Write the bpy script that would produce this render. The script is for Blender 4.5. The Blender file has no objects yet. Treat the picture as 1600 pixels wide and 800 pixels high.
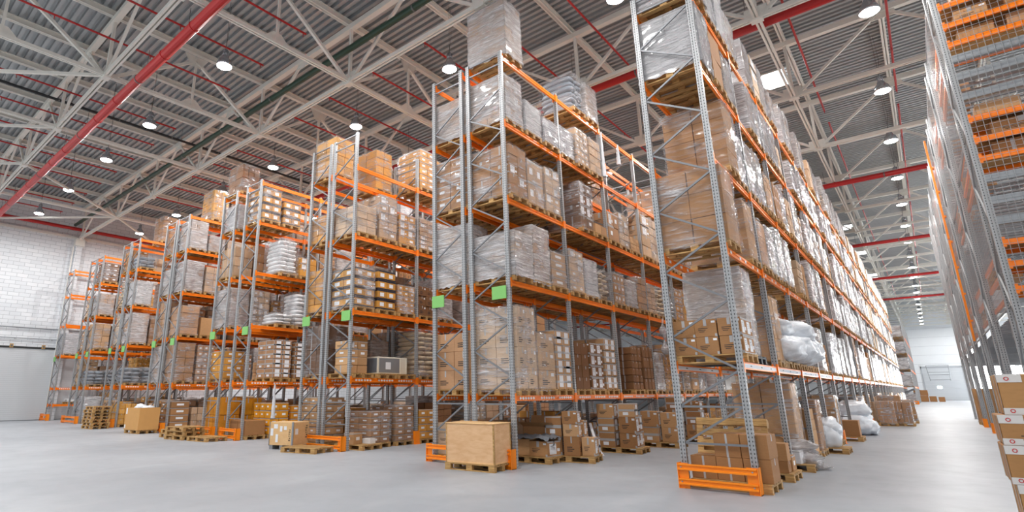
import bpy, math, random
from mathutils import Vector, Matrix, noise
C = bpy.context.scene.collection
SC = bpy.context.scene
R = random.Random(7)

# ---------------------------------------------------------------- camera, world, exposure
F_PX, CX, CY = 843.313, 682.57, 394.745
YAW, PITCH, ROLL, CAM_H = math.radians(41.6144), math.radians(14.5935), math.radians(-0.2589), 1.5581
cam = bpy.data.objects.new('camera', bpy.data.cameras.new('camera'))
C.objects.link(cam)
fw = Vector((-math.sin(YAW)*math.cos(PITCH), math.cos(YAW)*math.cos(PITCH), math.sin(PITCH)))
rt = Vector((math.cos(YAW), math.sin(YAW), 0))
up = rt.cross(fw)
rt, up = rt*math.cos(ROLL)+up*math.sin(ROLL), up*math.cos(ROLL)-rt*math.sin(ROLL)
M = Matrix((rt, up, -fw)).transposed().to_4x4()
M.translation = (0, 0, CAM_H)
cam.matrix_world = M
cam.data.sensor_width = 36
cam.data.lens = F_PX/1600*36
cam.data.shift_x = (800-CX)/1600
cam.data.shift_y = -(400-CY)/1600
cam.data.clip_end = 500
SC.camera = cam
W = bpy.data.worlds.new('world'); SC.world = W; W.use_nodes = True
W.node_tree.nodes['Background'].inputs[0].default_value = (0.93, 0.96, 1.0, 1)
W.node_tree.nodes['Background'].inputs[1].default_value = 0.5
SC.view_settings.view_transform = 'Standard'
SC.view_settings.look = 'None'
SC.view_settings.exposure = 0.6
SC.view_settings.gamma = 1
SC.view_settings.use_curve_mapping = False
SC.cycles.use_denoising = True
SC.cycles.transparent_max_bounces = 24
SC.cycles.max_bounces = 10
SC.cycles.diffuse_bounces = 5
LAMP_W = 165
LAMP_COL = (1.0, 0.985, 0.96)

# ---------------------------------------------------------------- materials
MATS = {}
def srgb(r, g, b):
    f = lambda c: (c/255/12.92) if c/255 <= .04045 else ((c/255+.055)/1.055)**2.4
    return (f(r), f(g), f(b), 1)
class NT:
    def __init__(s, name):
        s.m = bpy.data.materials.new(name); s.m.use_nodes = True
        s.t = s.m.node_tree; s.n = s.t.nodes; s.l = s.t.links
        s.p = s.n['Principled BSDF']; s.out = s.n['Material Output']
        MATS[name] = s.m
    def new(s, typ, **k):
        x = s.n.new(typ)
        for a, v in k.items():
            if a.startswith('i_'):
                key = a[2:]
                key = int(key) if key.isdigit() else key.replace('_', ' ')
                x.inputs[key].default_value = v
            else: setattr(x, a, v)
        return x
    def link(s, a, b): s.l.new(a, b)
    def math(s, op, a, b=None, c=None):
        x = s.new('ShaderNodeMath', operation=op)
        for i, q in enumerate((a, b, c)):
            if q is None: continue
            if isinstance(q, (int, float)): x.inputs[i].default_value = q
            else: s.link(q, x.inputs[i])
        return x.outputs[0]
    def mix(s, fac, a, b, mode='MIX'):
        x = s.new('ShaderNodeMix', data_type='RGBA', blend_type=mode)
        for i, q in ((0, fac), (6, a), (7, b)):
            if isinstance(q, (int, float, tuple)): x.inputs[i].default_value = q
            else: s.link(q, x.inputs[i])
        return x.outputs[2]
    def noise(s, scale, detail=3, coord='Object', stretch=None, rough=.5, dist=0):
        tc = s.new('ShaderNodeTexCoord')
        n = s.new('ShaderNodeTexNoise', i_Scale=scale, i_Detail=detail, i_Roughness=rough, i_Distortion=dist)
        if stretch:
            mp = s.new('ShaderNodeMapping', i_Scale=stretch)
            s.link(tc.outputs[coord], mp.inputs[0]); s.link(mp.outputs[0], n.inputs['Vector'])
        else: s.link(tc.outputs[coord], n.inputs['Vector'])
        return n.outputs[0]
    def ramp(s, v, lo, hi):
        x = s.new('ShaderNodeMapRange'); s.link(v, x.inputs[0])
        x.inputs[1].default_value = lo; x.inputs[2].default_value = hi
        return x.outputs[0]
    def bump(s, h, strength=.3, dist=.01):
        b = s.new('ShaderNodeBump', i_Strength=strength, i_Distance=dist)
        s.link(h, b.inputs['Height']); s.link(b.outputs[0], s.p.inputs['Normal']); return b
def simple(name, col, rough=.5, metal=0, var=.12, scale=6, stretch=None, bump=0):
    t = NT(name)
    n = t.noise(scale, 4, stretch=stretch)
    c2 = tuple(max(0, x*(1-var)) for x in col[:3])+(1,)
    c1 = tuple(min(1, x*(1+var)) for x in col[:3])+(1,)
    t.link(t.mix(n, c2, c1), t.p.inputs['Base Color'])
    t.p.inputs['Roughness'].default_value = rough; t.p.inputs['Metallic'].default_value = metal
    if bump: t.bump(n, bump, .01)
    return t.m
def emit(name, col, s):
    t = NT(name); t.p.inputs['Base Color'].default_value = col
    t.p.inputs['Emission Color'].default_value = col; t.p.inputs['Emission Strength'].default_value = s
    return t.m
def kraft_mat():
    t = NT('kraft_board')
    oi = t.new('ShaderNodeObjectInfo'); ge = t.new('ShaderNodeNewGeometry')
    v = t.math('MULTIPLY_ADD', ge.outputs['Random Per Island'], .34, .8)
    n = t.noise(9, 4, stretch=(1, 1, 3))
    v2 = t.math('MULTIPLY', v, t.math('MULTIPLY_ADD', n, .25, .88))
    hs = t.new('ShaderNodeHueSaturation'); t.link(oi.outputs['Color'], hs.inputs['Color']); t.link(v2, hs.inputs['Value'])
    t.link(hs.outputs[0], t.p.inputs['Base Color']); t.p.inputs['Roughness'].default_value = .72
    t.bump(n, .08, .01)
kraft_mat()
def film_mat(name, lo, hi, base):
    t = NT(name)
    tc = t.new('ShaderNodeTexCoord'); oi = t.new('ShaderNodeObjectInfo')
    def nz(scale, st, rot, detail, rough, dist):
        mp = t.new('ShaderNodeMapping', i_Scale=st, i_Rotation=rot)
        off = t.new('ShaderNodeCombineXYZ'); 
        for q in range(3): t.link(t.math('MULTIPLY', oi.outputs['Random'], 37.0+11*q), off.inputs[q])
        t.link(tc.outputs['Object'], mp.inputs[0]); t.link(off.outputs[0], mp.inputs['Location'])
        n = t.new('ShaderNodeTexNoise', i_Scale=scale, i_Detail=detail, i_Roughness=rough, i_Distortion=dist); t.link(mp.outputs[0], n.inputs['Vector']); return n.outputs[0]
    big = nz(1.6, (1, 1, 1.6), (0, 0, 0), 2, .5, .3)
    s1 = nz(1.5, (1, 1, 13), (.22, -.18, 0), 3, .55, .5)
    s2 = nz(2.6, (1, 1, 11), (-.5, .45, 0), 3, .6, .8)
    st = t.math('ADD', t.math('MULTIPLY', t.ramp(s1, .5, .72), .55), t.math('MULTIPLY', t.ramp(s2, .54, .7), .55))  # whitish streaks in the opacity stand in for highlights on the wrap
    f = t.math('MULTIPLY', st, t.math('MULTIPLY_ADD', t.ramp(big, lo, hi), .8, .35))
    f = t.math('MINIMUM', t.math('ADD', t.math('MULTIPLY_ADD', t.ramp(big, lo, hi), .3, base), f), .9)
    tr = t.new('ShaderNodeBsdfTransparent'); mx = t.new('ShaderNodeMixShader')
    t.p.inputs['Base Color'].default_value = srgb(218, 216, 219); t.p.inputs['Roughness'].default_value = .12
    t.p.inputs['Specular IOR Level'].default_value = 1.0; t.p.inputs['Coat Weight'].default_value = .5; t.p.inputs['Coat Roughness'].default_value = .08
    cr = nz(5, (1, 1, 4), (.4, .3, 0), 4, .65, 1.2)
    t.bump(t.math('ADD', t.math('ADD', s1, s2), t.math('MULTIPLY', cr, .6)), 1.0, .07)
    t.link(f, mx.inputs[0]); t.link(tr.outputs[0], mx.inputs[1]); t.link(t.p.outputs[0], mx.inputs[2])
    t.link(mx.outputs[0], t.out.inputs[0])
film_mat('stretch_film', .42, .72, .05)
film_mat('dense_film', .3, .56, .3)
film_mat('silver_film', .3, .6, .44)
def post_mat(name, col, metal=.55, rough=.42):
    t = NT(name)
    tc = t.new('ShaderNodeTexCoord'); sp = t.new('ShaderNodeSeparateXYZ'); t.link(tc.outputs['Object'], sp.inputs[0])
    ns = t.new('ShaderNodeSeparateXYZ'); t.link(tc.outputs['Normal'], ns.inputs[0])
    ax = t.math('GREATER_THAN', t.math('ABSOLUTE', ns.outputs[0]), .5)
    d = t.new('ShaderNodeMix'); t.link(ax, d.inputs[0]); t.link(sp.outputs[0], d.inputs[2]); t.link(sp.outputs[1], d.inputs[3])
    u = t.math('ABSOLUTE', t.math('SUBTRACT', t.math('ABSOLUTE', d.outputs[0]), .026))
    zf = t.math('ABSOLUTE', t.math('SUBTRACT', t.math('FRACT', t.math('MULTIPLY', sp.outputs[2], 16)), .5))
    hole = t.math('MULTIPLY', t.math('LESS_THAN', u, .0075), t.math('LESS_THAN', zf, .22))
    n = t.noise(5, 3, stretch=(1, 1, .4))
    c = t.mix(n, tuple(x*.82 for x in col[:3])+(1,), col)
    t.link(t.mix(hole, c, (.015, .016, .018, 1)), t.p.inputs['Base Color'])
    t.link(t.math('MULTIPLY', t.math('SUBTRACT', 1, hole), metal), t.p.inputs['Metallic'])
    t.p.inputs['Roughness'].default_value = rough
post_mat('galvanised_post', srgb(176, 178, 180), .3)
simple('galvanised', srgb(158, 160, 162), .42, .4, .1)
simple('brace_steel', srgb(128, 130, 134), .45, .4, .1)
simple('orange_paint', srgb(255, 130, 16), .38, 0, .05, 3)
simple('orange_guard', srgb(255, 140, 16), .42, 0, .06, 4)
simple('grey_steel', srgb(150, 154, 158), .45, .4, .08)
simple('kraft_tape', srgb(176, 174, 174), .3, 0, .05)
simple('paper_label', srgb(236, 238, 242), .6, 0, .03, 20)
simple('print_ink', srgb(58, 50, 46), .7, 0, .1)
simple('red_ink', srgb(196, 40, 44), .6, 0, .05)
simple('black_band', srgb(38, 42, 56), .5, 0, .1)
simple('truss_white', srgb(226, 224, 216), .5, 0, .05, 2)
simple('pipe_red', srgb(176, 26, 26), .4, 0, .08, 2)
simple('pipe_green', srgb(34, 62, 46), .4, 0, .08, 2)
simple('pipe_black', srgb(36, 38, 40), .5, 0, .1, 2)
simple('wire_grey', srgb(112, 112, 110), .5, .3, .05)
simple('sign_green', srgb(126, 190, 104), .5, 0, .03)
simple('white_plastic', srgb(236, 238, 240), .35, 0, .04, 5, bump=.1)
simple('black_plastic', srgb(40, 42, 46), .5, 0, .1)
simple('grey_sheet', srgb(112, 116, 122), .45, 0, .2, 7, bump=.3)
simple('cream_panel', srgb(226, 220, 204), .5, 0, .04)
simple('bubble_film', srgb(222, 226, 232), .22, 0, .14, 9, bump=.8)
simple('lamp_silver', srgb(190, 194, 200), .25, .8, .04)
simple('sack_paper', srgb(196, 172, 138), .6, 0, .1, 5, bump=.2)
simple('grey_bale', srgb(132, 140, 150), .4, 0, .25, 4, stretch=(1, 1, 4), bump=.3)
emit('lamp_glow', (1, .99, .97, 1), 26)
emit('skylight_glow', (.96, .98, 1, 1), 7)
emit('window_glow', (.97, .99, 1, 1), 14)
def wood(name, a, b, scale=(1.4, 12, 12), rough=.68):
    t = NT(name); n = t.noise(3, 6, stretch=scale, rough=.6, dist=.5)
    ge = t.new('ShaderNodeNewGeometry')
    c = t.mix(t.ramp(n, .32, .7), a, b)
    v = t.math('MULTIPLY_ADD', ge.outputs['Random Per Island'], .4, .8)
    hs = t.new('ShaderNodeHueSaturation'); t.link(c, hs.inputs['Color']); t.link(v, hs.inputs['Value'])
    t.link(hs.outputs[0], t.p.inputs['Base Color']); t.p.inputs['Roughness'].default_value = rough
    t.bump(n, .15, .005)
wood('pallet_wood', srgb(150, 110, 62), srgb(206, 166, 106))
wood('plywood', srgb(214, 166, 120), srgb(230, 190, 146), (1.2, 1.2, 4))
wood('plywood_pale', srgb(216, 172, 120), srgb(226, 188, 136), (2.2, 2.2, 3))
def floor_mat():
    t = NT('concrete')
    n = t.noise(.22, 5, rough=.55); n2 = t.noise(1.6, 6, rough=.6); n3 = t.noise(.5, 4, stretch=(2.2, .5, 1), dist=.6)
    c = t.mix(t.ramp(n, .3, .7), srgb(150, 155, 162), srgb(170, 174, 180))
    c = t.mix(t.math('MULTIPLY', t.ramp(n2, .5, .85), .3), c, srgb(138, 139, 142))
    c = t.mix(t.math('MULTIPLY', t.ramp(n3, .58, .8), .3), c, srgb(196, 198, 200))
    t.link(c, t.p.inputs['Base Color'])
    t.link(t.math('MULTIPLY_ADD', n2, .25, .3), t.p.inputs['Roughness']); t.p.inputs['Specular IOR Level'].default_value = .32
floor_mat()
def block_mat():
    t = NT('painted_block')
    tc = t.new('ShaderNodeTexCoord'); sp = t.new('ShaderNodeSeparateXYZ'); t.link(tc.outputs['Object'], sp.inputs[0])
    cb = t.new('ShaderNodeCombineXYZ'); t.link(sp.outputs[1], cb.inputs[0]); t.link(sp.outputs[2], cb.inputs[1])
    b = t.new('ShaderNodeTexBrick'); t.link(cb.outputs[0], b.inputs['Vector'])
    b.inputs['Scale'].default_value = 1; b.inputs['Brick Width'].default_value = .6; b.inputs['Row Height'].default_value = .25
    b.inputs['Mortar Size'].default_value = .012; b.inputs['Mortar Smooth'].default_value = .3
    b.inputs['Color1'].default_value = srgb(222, 225, 229); b.inputs['Color2'].default_value = srgb(212, 216, 221)
    b.inputs['Mortar'].default_value = srgb(172, 177, 183)
    t.link(b.outputs[0], t.p.inputs['Base Color']); t.p.inputs['Roughness'].default_value = .65
    inv = t.math('SUBTRACT', 1, b.outputs[1]); t.bump(inv, .4, .01)
block_mat()
def deck_mat():
    t = NT('roof_steel'); n = t.noise(.8, 4, stretch=(.3, 6, 1))
    t.link(t.mix(n, srgb(150, 154, 156), srgb(184, 187, 188)), t.p.inputs['Base Color'])
    t.p.inputs['Metallic'].default_value = .35; t.p.inputs['Roughness'].default_value = .4
deck_mat()
simple('wall_panel', srgb(232, 235, 238), .5, 0, .03, 1)
simple('door_panel', srgb(204, 208, 212), .4, 0, .02, 1)
simple('wall_grey', srgb(176, 180, 186), .6, 0, .04, 1)

# ---------------------------------------------------------------- mesh builder
class MB:
    def __init__(s): s.v = []; s.f = []; s.m = []; s.names = []
    def mi(s, name):
        if name not in s.names: s.names.append(name)
        return s.names.index(name)
    def face(s, pts, mat):
        b = len(s.v); s.v += [tuple(p) for p in pts]; s.f.append(tuple(range(b, b+len(pts)))); s.m.append(s.mi(mat))
    def hexa(s, p, mat):
        b = len(s.v); s.v += [tuple(q) for q in p]
        for f in ((0, 3, 2, 1), (4, 5, 6, 7), (0, 1, 5, 4), (1, 2, 6, 5), (2, 3, 7, 6), (3, 0, 4, 7)):
            s.f.append(tuple(b+i for i in f)); s.m.append(s.mi(mat))
    def box(s, x0, x1, y0, y1, z0, z1, mat):
        s.hexa([(x0, y0, z0), (x1, y0, z0), (x1, y1, z0), (x0, y1, z0), (x0, y0, z1), (x1, y0, z1), (x1, y1, z1), (x0, y1, z1)], mat)
    def cbox(s, x0, x1, y0, y1, z0, z1, mat, c=.012):
        "box with chamfered edges"
        cx, cy, cz = min(c, (x1-x0)*.3), min(c, (y1-y0)*.3), min(c, (z1-z0)*.3)
        b = len(s.v)
        def P(i, j, k, ax):
            x = (x0, x1)[i]; y = (y0, y1)[j]; z = (z0, z1)[k]
            dx = (cx, -cx)[i]; dy = (cy, -cy)[j]; dz = (cz, -cz)[k]
            return (x+(0 if ax == 0 else dx), y+(0 if ax == 1 else dy), z+(0 if ax == 2 else dz))
        ix = {}
        for i in (0, 1):
            for j in (0, 1):
                for k in (0, 1):
                    for ax in (0, 1, 2):
                        ix[i, j, k, ax] = len(s.v); s.v.append(P(i, j, k, ax))
        fs = []
        for a in (0, 1):
            fs.append([ix[a, 0, 0, 0], ix[a, 1, 0, 0], ix[a, 1, 1, 0], ix[a, 0, 1, 0]])
            fs.append([ix[0, a, 0, 1], ix[1, a, 0, 1], ix[1, a, 1, 1], ix[0, a, 1, 1]])
            fs.append([ix[0, 0, a, 2], ix[1, 0, a, 2], ix[1, 1, a, 2], ix[0, 1, a, 2]])
            for e in (0, 1):
                fs.append([ix[a, e, 0, 0], ix[a, e, 1, 0], ix[a, e, 1, 1], ix[a, e, 0, 1]])
                fs.append([ix[a, 0, e, 0], ix[a, 1, e, 0], ix[a, 1, e, 2], ix[a, 0, e, 2]])
                fs.append([ix[0, a, e, 1], ix[1, a, e, 1], ix[1, a, e, 2], ix[0, a, e, 2]])
                for g in (0, 1): fs.append([ix[a, e, g, 0], ix[a, e, g, 1], ix[a, e, g, 2]])
        ctr = Vector(((x0+x1)/2, (y0+y1)/2, (z0+z1)/2)); mi = s.mi(mat)
        for f in fs:
            p = [Vector(s.v[q]) for q in f]
            n = (p[1]-p[0]).cross(p[2]-p[0])
            if n.dot(p[0]-ctr) < 0: f = f[::-1]
            s.f.append(tuple(f)); s.m.append(mi)
    def bar(s, a, b, w, h, mat, upv=(0, 0, 1)):
        a, b = Vector(a), Vector(b); d = (b-a).normalized(); u = Vector(upv)
        x = d.cross(u)
        if x.length < 1e-4: x = d.cross(Vector((0, 1, 0)))
        x.normalize(); y = x.cross(d); x = x*w/2; y = y*h/2
        s.hexa([a-x-y, a+x-y, b+x-y, b-x-y, a-x+y, a+x+y, b+x+y, b-x+y], mat)
    def tube(s, pts, r, mat, n=8, cap=True):
        pts = [Vector(p) for p in pts]; b = len(s.v); mi = s.mi(mat); px = None
        for i, p in enumerate(pts):
            d = (pts[min(i+1, len(pts)-1)]-pts[max(i-1, 0)]).normalized()
            x = d.cross(Vector((0, 0, 1)))
            if x.length < 1e-3: x = d.cross(Vector((0, 1, 0)))
            x.normalize(); y = x.cross(d); rr = r[i] if isinstance(r, (list, tuple)) else r
            for k in range(n):
                t = 2*math.pi*k/n; s.v.append(tuple(p+x*rr*math.cos(t)+y*rr*math.sin(t)))
        for i in range(len(pts)-1):
            for k in range(n):
                k2 = (k+1) % n; s.f.append((b+i*n+k, b+i*n+k2, b+(i+1)*n+k2, b+(i+1)*n+k)); s.m.append(mi)
        if cap:
            s.f.append(tuple(b+k for k in range(n))[::-1]); s.m.append(mi)
            s.f.append(tuple(b+(len(pts)-1)*n+k for k in range(n))); s.m.append(mi)
    def lathe(s, prof, mat, n=20, ctr=(0, 0, 0)):
        b = len(s.v); mi = s.mi(mat)
        for r, z in prof:
            for k in range(n):
                t = 2*math.pi*k/n; s.v.append((ctr[0]+r*math.cos(t), ctr[1]+r*math.sin(t), ctr[2]+z))
        for i in range(len(prof)-1):
            for k in range(n):
                k2 = (k+1) % n; s.f.append((b+i*n+k, b+i*n+k2, b+(i+1)*n+k2, b+(i+1)*n+k)); s.m.append(mi)
    def prism(s, poly, z0, z1, mat):
        n = len(poly); b = len(s.v); mi = s.mi(mat)
        s.v += [(x, y, z0) for x, y in poly]+[(x, y, z1) for x, y in poly]
        for k in range(n):
            k2 = (k+1) % n; s.f.append((b+k, b+k2, b+n+k2, b+n+k)); s.m.append(mi)
        s.f.append(tuple(b+n+k for k in range(n))); s.m.append(mi)
        s.f.append(tuple(b+n-1-k for k in range(n))); s.m.append(mi)
    def mesh(s, name, smooth=False):
        me = bpy.data.meshes.new(name); me.from_pydata(s.v, [], s.f)
        for n in s.names: me.materials.append(MATS[n])
        me.polygons.foreach_set('material_index', s.m)
        if smooth: me.polygons.foreach_set('use_smooth', [True]*len(s.f))
        me.update(); return me
    def build(s, name, parent=None, loc=(0, 0, 0), smooth=False):
        return put(name, s.mesh(name, smooth), parent, loc)
def put(name, me, parent=None, loc=(0, 0, 0), rz=0, scale=None, col=None):
    o = bpy.data.objects.new(name, me); C.objects.link(o); o.location = loc
    if rz: o.rotation_euler = (0, 0, rz)
    if scale: o.scale = scale
    if parent: o.parent = parent
    if col: o.color = col
    return o
def tag(o, label, cat, group=None):
    o['label'] = label; o['category'] = cat
    if group: o['group'] = group
    return o
def thing(name, label, cat, loc=(0, 0, 0), rz=0, group=None):
    o = put(name, None, None, loc, rz); return tag(o, label, cat, group)
def struct(o): o['kind'] = 'structure'; return o
def nth(i): return ['first', 'second', 'third', 'fourth', 'fifth', 'sixth', 'seventh', 'eighth', 'ninth', 'tenth', 'eleventh', 'twelfth', 'thirteenth', 'fourteenth', 'fifteenth', 'sixteenth', 'seventeenth', 'eighteenth', 'nineteenth', 'twentieth', 'twenty-first', 'twenty-second', 'twenty-third', 'twenty-fourth'][i]

# ---------------------------------------------------------------- the building
XW, YF, YB, XR = -43.2, -3.0, 126.0, 24.0
ROOF = 14.72
b = MB(); b.box(XW-.3, XR, YF, YB, -.2, 0, 'concrete'); struct(b.build('floor'))
b = MB()                                                             # trapezoid roof deck, ribs along X
y = YF; per = .26; prof = []
while y < YB:
    prof += [(y, 0), (y+.12, 0), (y+.14, .11), (y+.24, .11)]; y += per
for i in range(len(prof)-1):
    (ya, za), (yb, zb) = prof[i], prof[i+1]
    b.face([(XW, ya, ROOF+za), (XR, ya, ROOF+za), (XR, yb, ROOF+zb), (XW, yb, ROOF+zb)][::-1], 'roof_steel')
b.box(XW, XR, YF, YB, ROOF+.2, ROOF+.3, 'roof_steel')
struct(b.build('ceiling'))
b = MB()
b.box(XW-.3, XW, YF, YB, 0, 12.15, 'painted_block')
b.box(XW-.3, XW-.15, YF, YB, 12.15, ROOF+.3, 'painted_block')
struct(b.build('wall_left'))
b = MB(); b.box(XW-.02, XW+.12, YF, YB, 12.15, 12.32, 'truss_white'); struct(b.build('trim_1'))
b = MB()                                                             # far wall of flat cladding panels
for k in range(10): b.box(XW, XR, YB, YB+.2, k*1.5, k*1.5+1.47, 'wall_panel')
b.box(XW, XR, YB+.05, YB+.25, 0, 15, 'wall_grey')
struct(b.build('wall_back'))
d = MB()                                                             # overhead sectional door in the block wall
for k in range(37): d.box(XW+.01, XW+.06, 3.2, 12.6, .04+k*.12, .04+k*.12+.112, 'door_panel')
d.box(XW+.005, XW+.03, 3.2, 12.6, .02, 4.46, 'wall_grey')
d.box(XW, XW+.02, 3.2, 12.6, 0, .06, 'black_plastic')
dr = struct(d.build('door_1'))
d = MB(); d.box(XW, XW+.1, 3.1, 12.7, 4.46, 4.58, 'pipe_black'); d.box(XW, XW+.09, 12.6, 12.75, 0, 4.58, 'wall_grey'); d.build('door_frame', dr)
for yy in (5.9, 7.9, 9.6):
    d = MB(); d.box(XW+.1, XW+.2, yy-.09, yy+.09, 4.48, 4.72, 'pallet_wood'); d.lathe([(0, 0), (.05, 0), (.05, .12), (0, .12)], 'wire_grey', 8, (XW+.2, yy, 4.54)); d.build('door_roller', dr)
for zz, r in ((5.78, .035), (5.1, .028)):
    b = MB(); b.tube([(XW+.12, YF, zz), (XW+.12, 12.2, zz), (XW+.12, 12.5, zz-.4)], r, 'grey_steel')
    for yy in range(0, 12, 2): b.box(XW, XW+.13, yy, yy+.05, zz-.05, zz+.02, 'grey_steel')
    tag(b.build('wall_conduit'), 'upper grey conduit along the white block wall above the ribbed door' if zz > 5.5 else 'lower grey conduit along the white block wall, just over the ribbed door', 'conduit')
for yy in (10.6, 22.3, 34): 
    b = MB(); b.box(XW, XW+.35, yy-.2, yy+.2, 0, 12.15, 'painted_block'); b.box(XW, XW+.5, yy-.28, yy+.28, 11.6, 12.15, 'truss_white')
    b.tube([(XW+.4, yy-.35, .1), (XW+.4, yy-.35, 11.5)], .04, 'truss_white'); struct(b.build('wall_pier'))
b = MB()                                                             # red pipe line under the wall recess
b.tube([(XW+.5, YF, 12.75), (XW+.5, 40, 12.75)], .12, 'pipe_red', 10)
tag(b.build('sprinkler_main'), 'red sprinkler main running along the top of the block wall', 'pipe')

ND = [-42.6, -35.9, -30.4, -25, -19.4, -13.5, -7.7, -2, 3.8, 9.6, 15.4, 21.2]
LO, HI = 12.2, 14.4
T = 'truss_white'
ty = 4.75
trusses = []
while ty < YB:
    trusses.append(ty); ty += 5.85
trusses = [-1.1]+trusses
for ty in trusses:
    b = MB()
    b.bar((XW, ty-.055, LO), (XR, ty-.055, LO), .065, .13, T); b.bar((XW, ty+.055, LO), (XR, ty+.055, LO), .065, .13, T); b.bar((XW, ty, HI), (XR, ty, HI), .2, .2, T)
    for i, x in enumerate(ND):
        b.bar((x, ty, LO), (x, ty, HI), .1, .1, T, (0, 1, 0))
        b.box(x-.16, x+.16, ty-.11, ty+.11, LO-.13, LO+.12, T)
        b.box(x-.3, x+.3, ty-.02, ty+.02, LO+.05, LO+.35, T)
        for s in (-1, 1):
            xm = (x+ND[i+s])/2 if 0 <= i+s < len(ND) else x+s*2.9
            if xm < XW or xm > XR: continue
            b.bar((x+s*.1, ty, LO), (xm, ty, HI), .09, .09, T, (0, 1, 0))
        if i+1 < len(ND):
            xm = (x+ND[i+1])/2; b.box(xm-.35, xm+.35, ty-.02, ty+.02, HI-.32, HI, T)
    struct(b.build('roof_truss'))
for x in (-35.9, -25, -19.4, -13.5, -2, 9.6):                        # lengthwise tie trusses
    b = MB(); b.bar((x-.05, YF, LO), (x-.05, YB, LO), .06, .12, T); b.bar((x+.05, YF, LO), (x+.05, YB, LO), .06, .12, T)
    for i in range(len(trusses)-1):
        if trusses[i] > 70 or x not in (-19.4, -13.5): break
        ym = (trusses[i]+trusses[i+1])/2
        b.bar((x, ym, LO), (x, ym, HI-.1), .08, .08, T, (1, 0, 0))
        b.face([(x+.02, ym-.45, HI), (x+.02, ym+.45, HI), (x+.02, ym+.18, HI-.45), (x+.02, ym-.18, HI-.45)], T)
        b.face([(x-.02, ym-.45, HI), (x-.02, ym+.45, HI), (x-.02, ym+.18, HI-.45), (x-.02, ym-.18, HI-.45)][::-1], T)
        b.face([(x+.02, ym-.5, LO), (x+.02, ym+.5, LO), (x+.02, ym+.14, LO+.35), (x+.02, ym-.14, LO+.35)], T)
        b.face([(x-.02, ym-.5, LO), (x-.02, ym+.5, LO), (x-.02, ym+.14, LO+.35), (x-.02, ym-.14, LO+.35)][::-1], T)
        for s in (trusses[i], trusses[i+1]): b.bar((x, s+(.2 if s < ym else -.2), LO+.05), (x, ym, HI-.2), .1, .1, T, (1, 0, 0))
    struct(b.build('roof_tie_truss'))
for k in range(-14, 8):                                              # purlins
    x = -2+2.9*k
    if x < XW: continue
    b = MB(); b.box(x-.08, x+.08, YF, YB, 14.48, 14.5, T); b.box(x-.08, x+.08, YF, YB, 14.69, 14.715, T); b.box(x-.012, x+.012, YF, YB, 14.48, 14.71, T)
    struct(b.build('roof_purlin'))
b = MB()
for a, c in (((-35.9, 10.6), (-42.6, 4.75)), ((-35.9, 10.6), (-42.6, 16.4)), ((-30.4, 4.75), (-35.9, 10.6)), ((-25, 4.75), (-30.4, -1.1)), ((-30.4, 4.75), (-35.9, -1.1)), ((-19.4, 4.75), (-25, -1.1))):
    b.bar((a[0], a[1], LO), (c[0], c[1], LO), .1, .1, T)
struct(b.build('roof_brace'))

# sprinkler pipes
for i, (yy, zz, r, lab) in enumerate([(5.35, 11.72, .15, 'thick red sprinkler main slung under the trusses by the white block wall'), (17.5, 12.6, .14, 'thick red sprinkler main crossing above the ends of the tall racks'),
        (33.5, 11.98, .13, 'red sprinkler main crossing the aisle third bay of trusses in'), (49.5, 11.98, .12, 'red sprinkler main crossing the aisle midway down its length'), (66, 11.98, .12, 'red sprinkler main crossing the far half of the aisle'), (82, 11.98, .12, 'last red sprinkler main before the far wall')]):
    b = MB(); b.tube([(XW+.3, yy, zz), (XR-.32, yy, zz)], r, 'pipe_red', 14)
    for x in range(-42, 24, 3): b.lathe([(r+.012, 0), (r+.012, .03)], 'wire_grey', 10, (0, 0, 0)) if False else b.bar((x+.6, yy, zz+r), (x+.6, yy, zz+r+.7 if zz < 12.3 else 14.5), .015, .015, 'wire_grey')
    for x in range(-42, 24, 2): b.tube([(x, yy, zz), (x+.05, yy, zz)], r+.015, 'pipe_red' if x % 6 else 'wire_grey', 14)
    tag(b.build('sprinkler_main', smooth=False), lab, 'pipe')
b = MB(); b.tube([(-43, 10.2, 13.1), (XR-.32, 10.2, 13.1)], .11, 'pipe_green', 12)
for x in range(-42, 24, 4): b.tube([(x, 10.2, 13.1), (x+.06, 10.2, 13.1)], .125, 'wire_grey', 12)
tag(b.build('green_pipe'), 'dark green pipe running level beside the white roof truss', 'pipe')
b = MB(); b.tube([(-26.2, -2.8, 13.95), (-26.2, 12, 13.95), (-26.2, 30, 13.95)], .06, 'pipe_black')
for k in range(6): b.tube([(-26.2, k*2.4, 13.95), (-26.2, k*2.4+.05, 13.95)], .07, 'wire_grey'); b.bar((-26.2, k*2.4+.5, 14), (-26.2, k*2.4+.5, 14.6), .012, .012, 'wire_grey')
tag(b.build('black_pipe'), 'black pipe running lengthwise just under the roof deck', 'pipe')
bx = [0.95, -1.4, -3.8, -6.2, -8.5, -10.8, -13.4, -16, -18.4, -20.8, -23.2, -25.6, -28, -30.4, -32.8, -35.2, -37.6, -40]
segs = [(-2.9, 8.65), (11.5, 26.2), (27.6, 42.4), (43.5, 58), (60, 74), (76, 90)]
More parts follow.
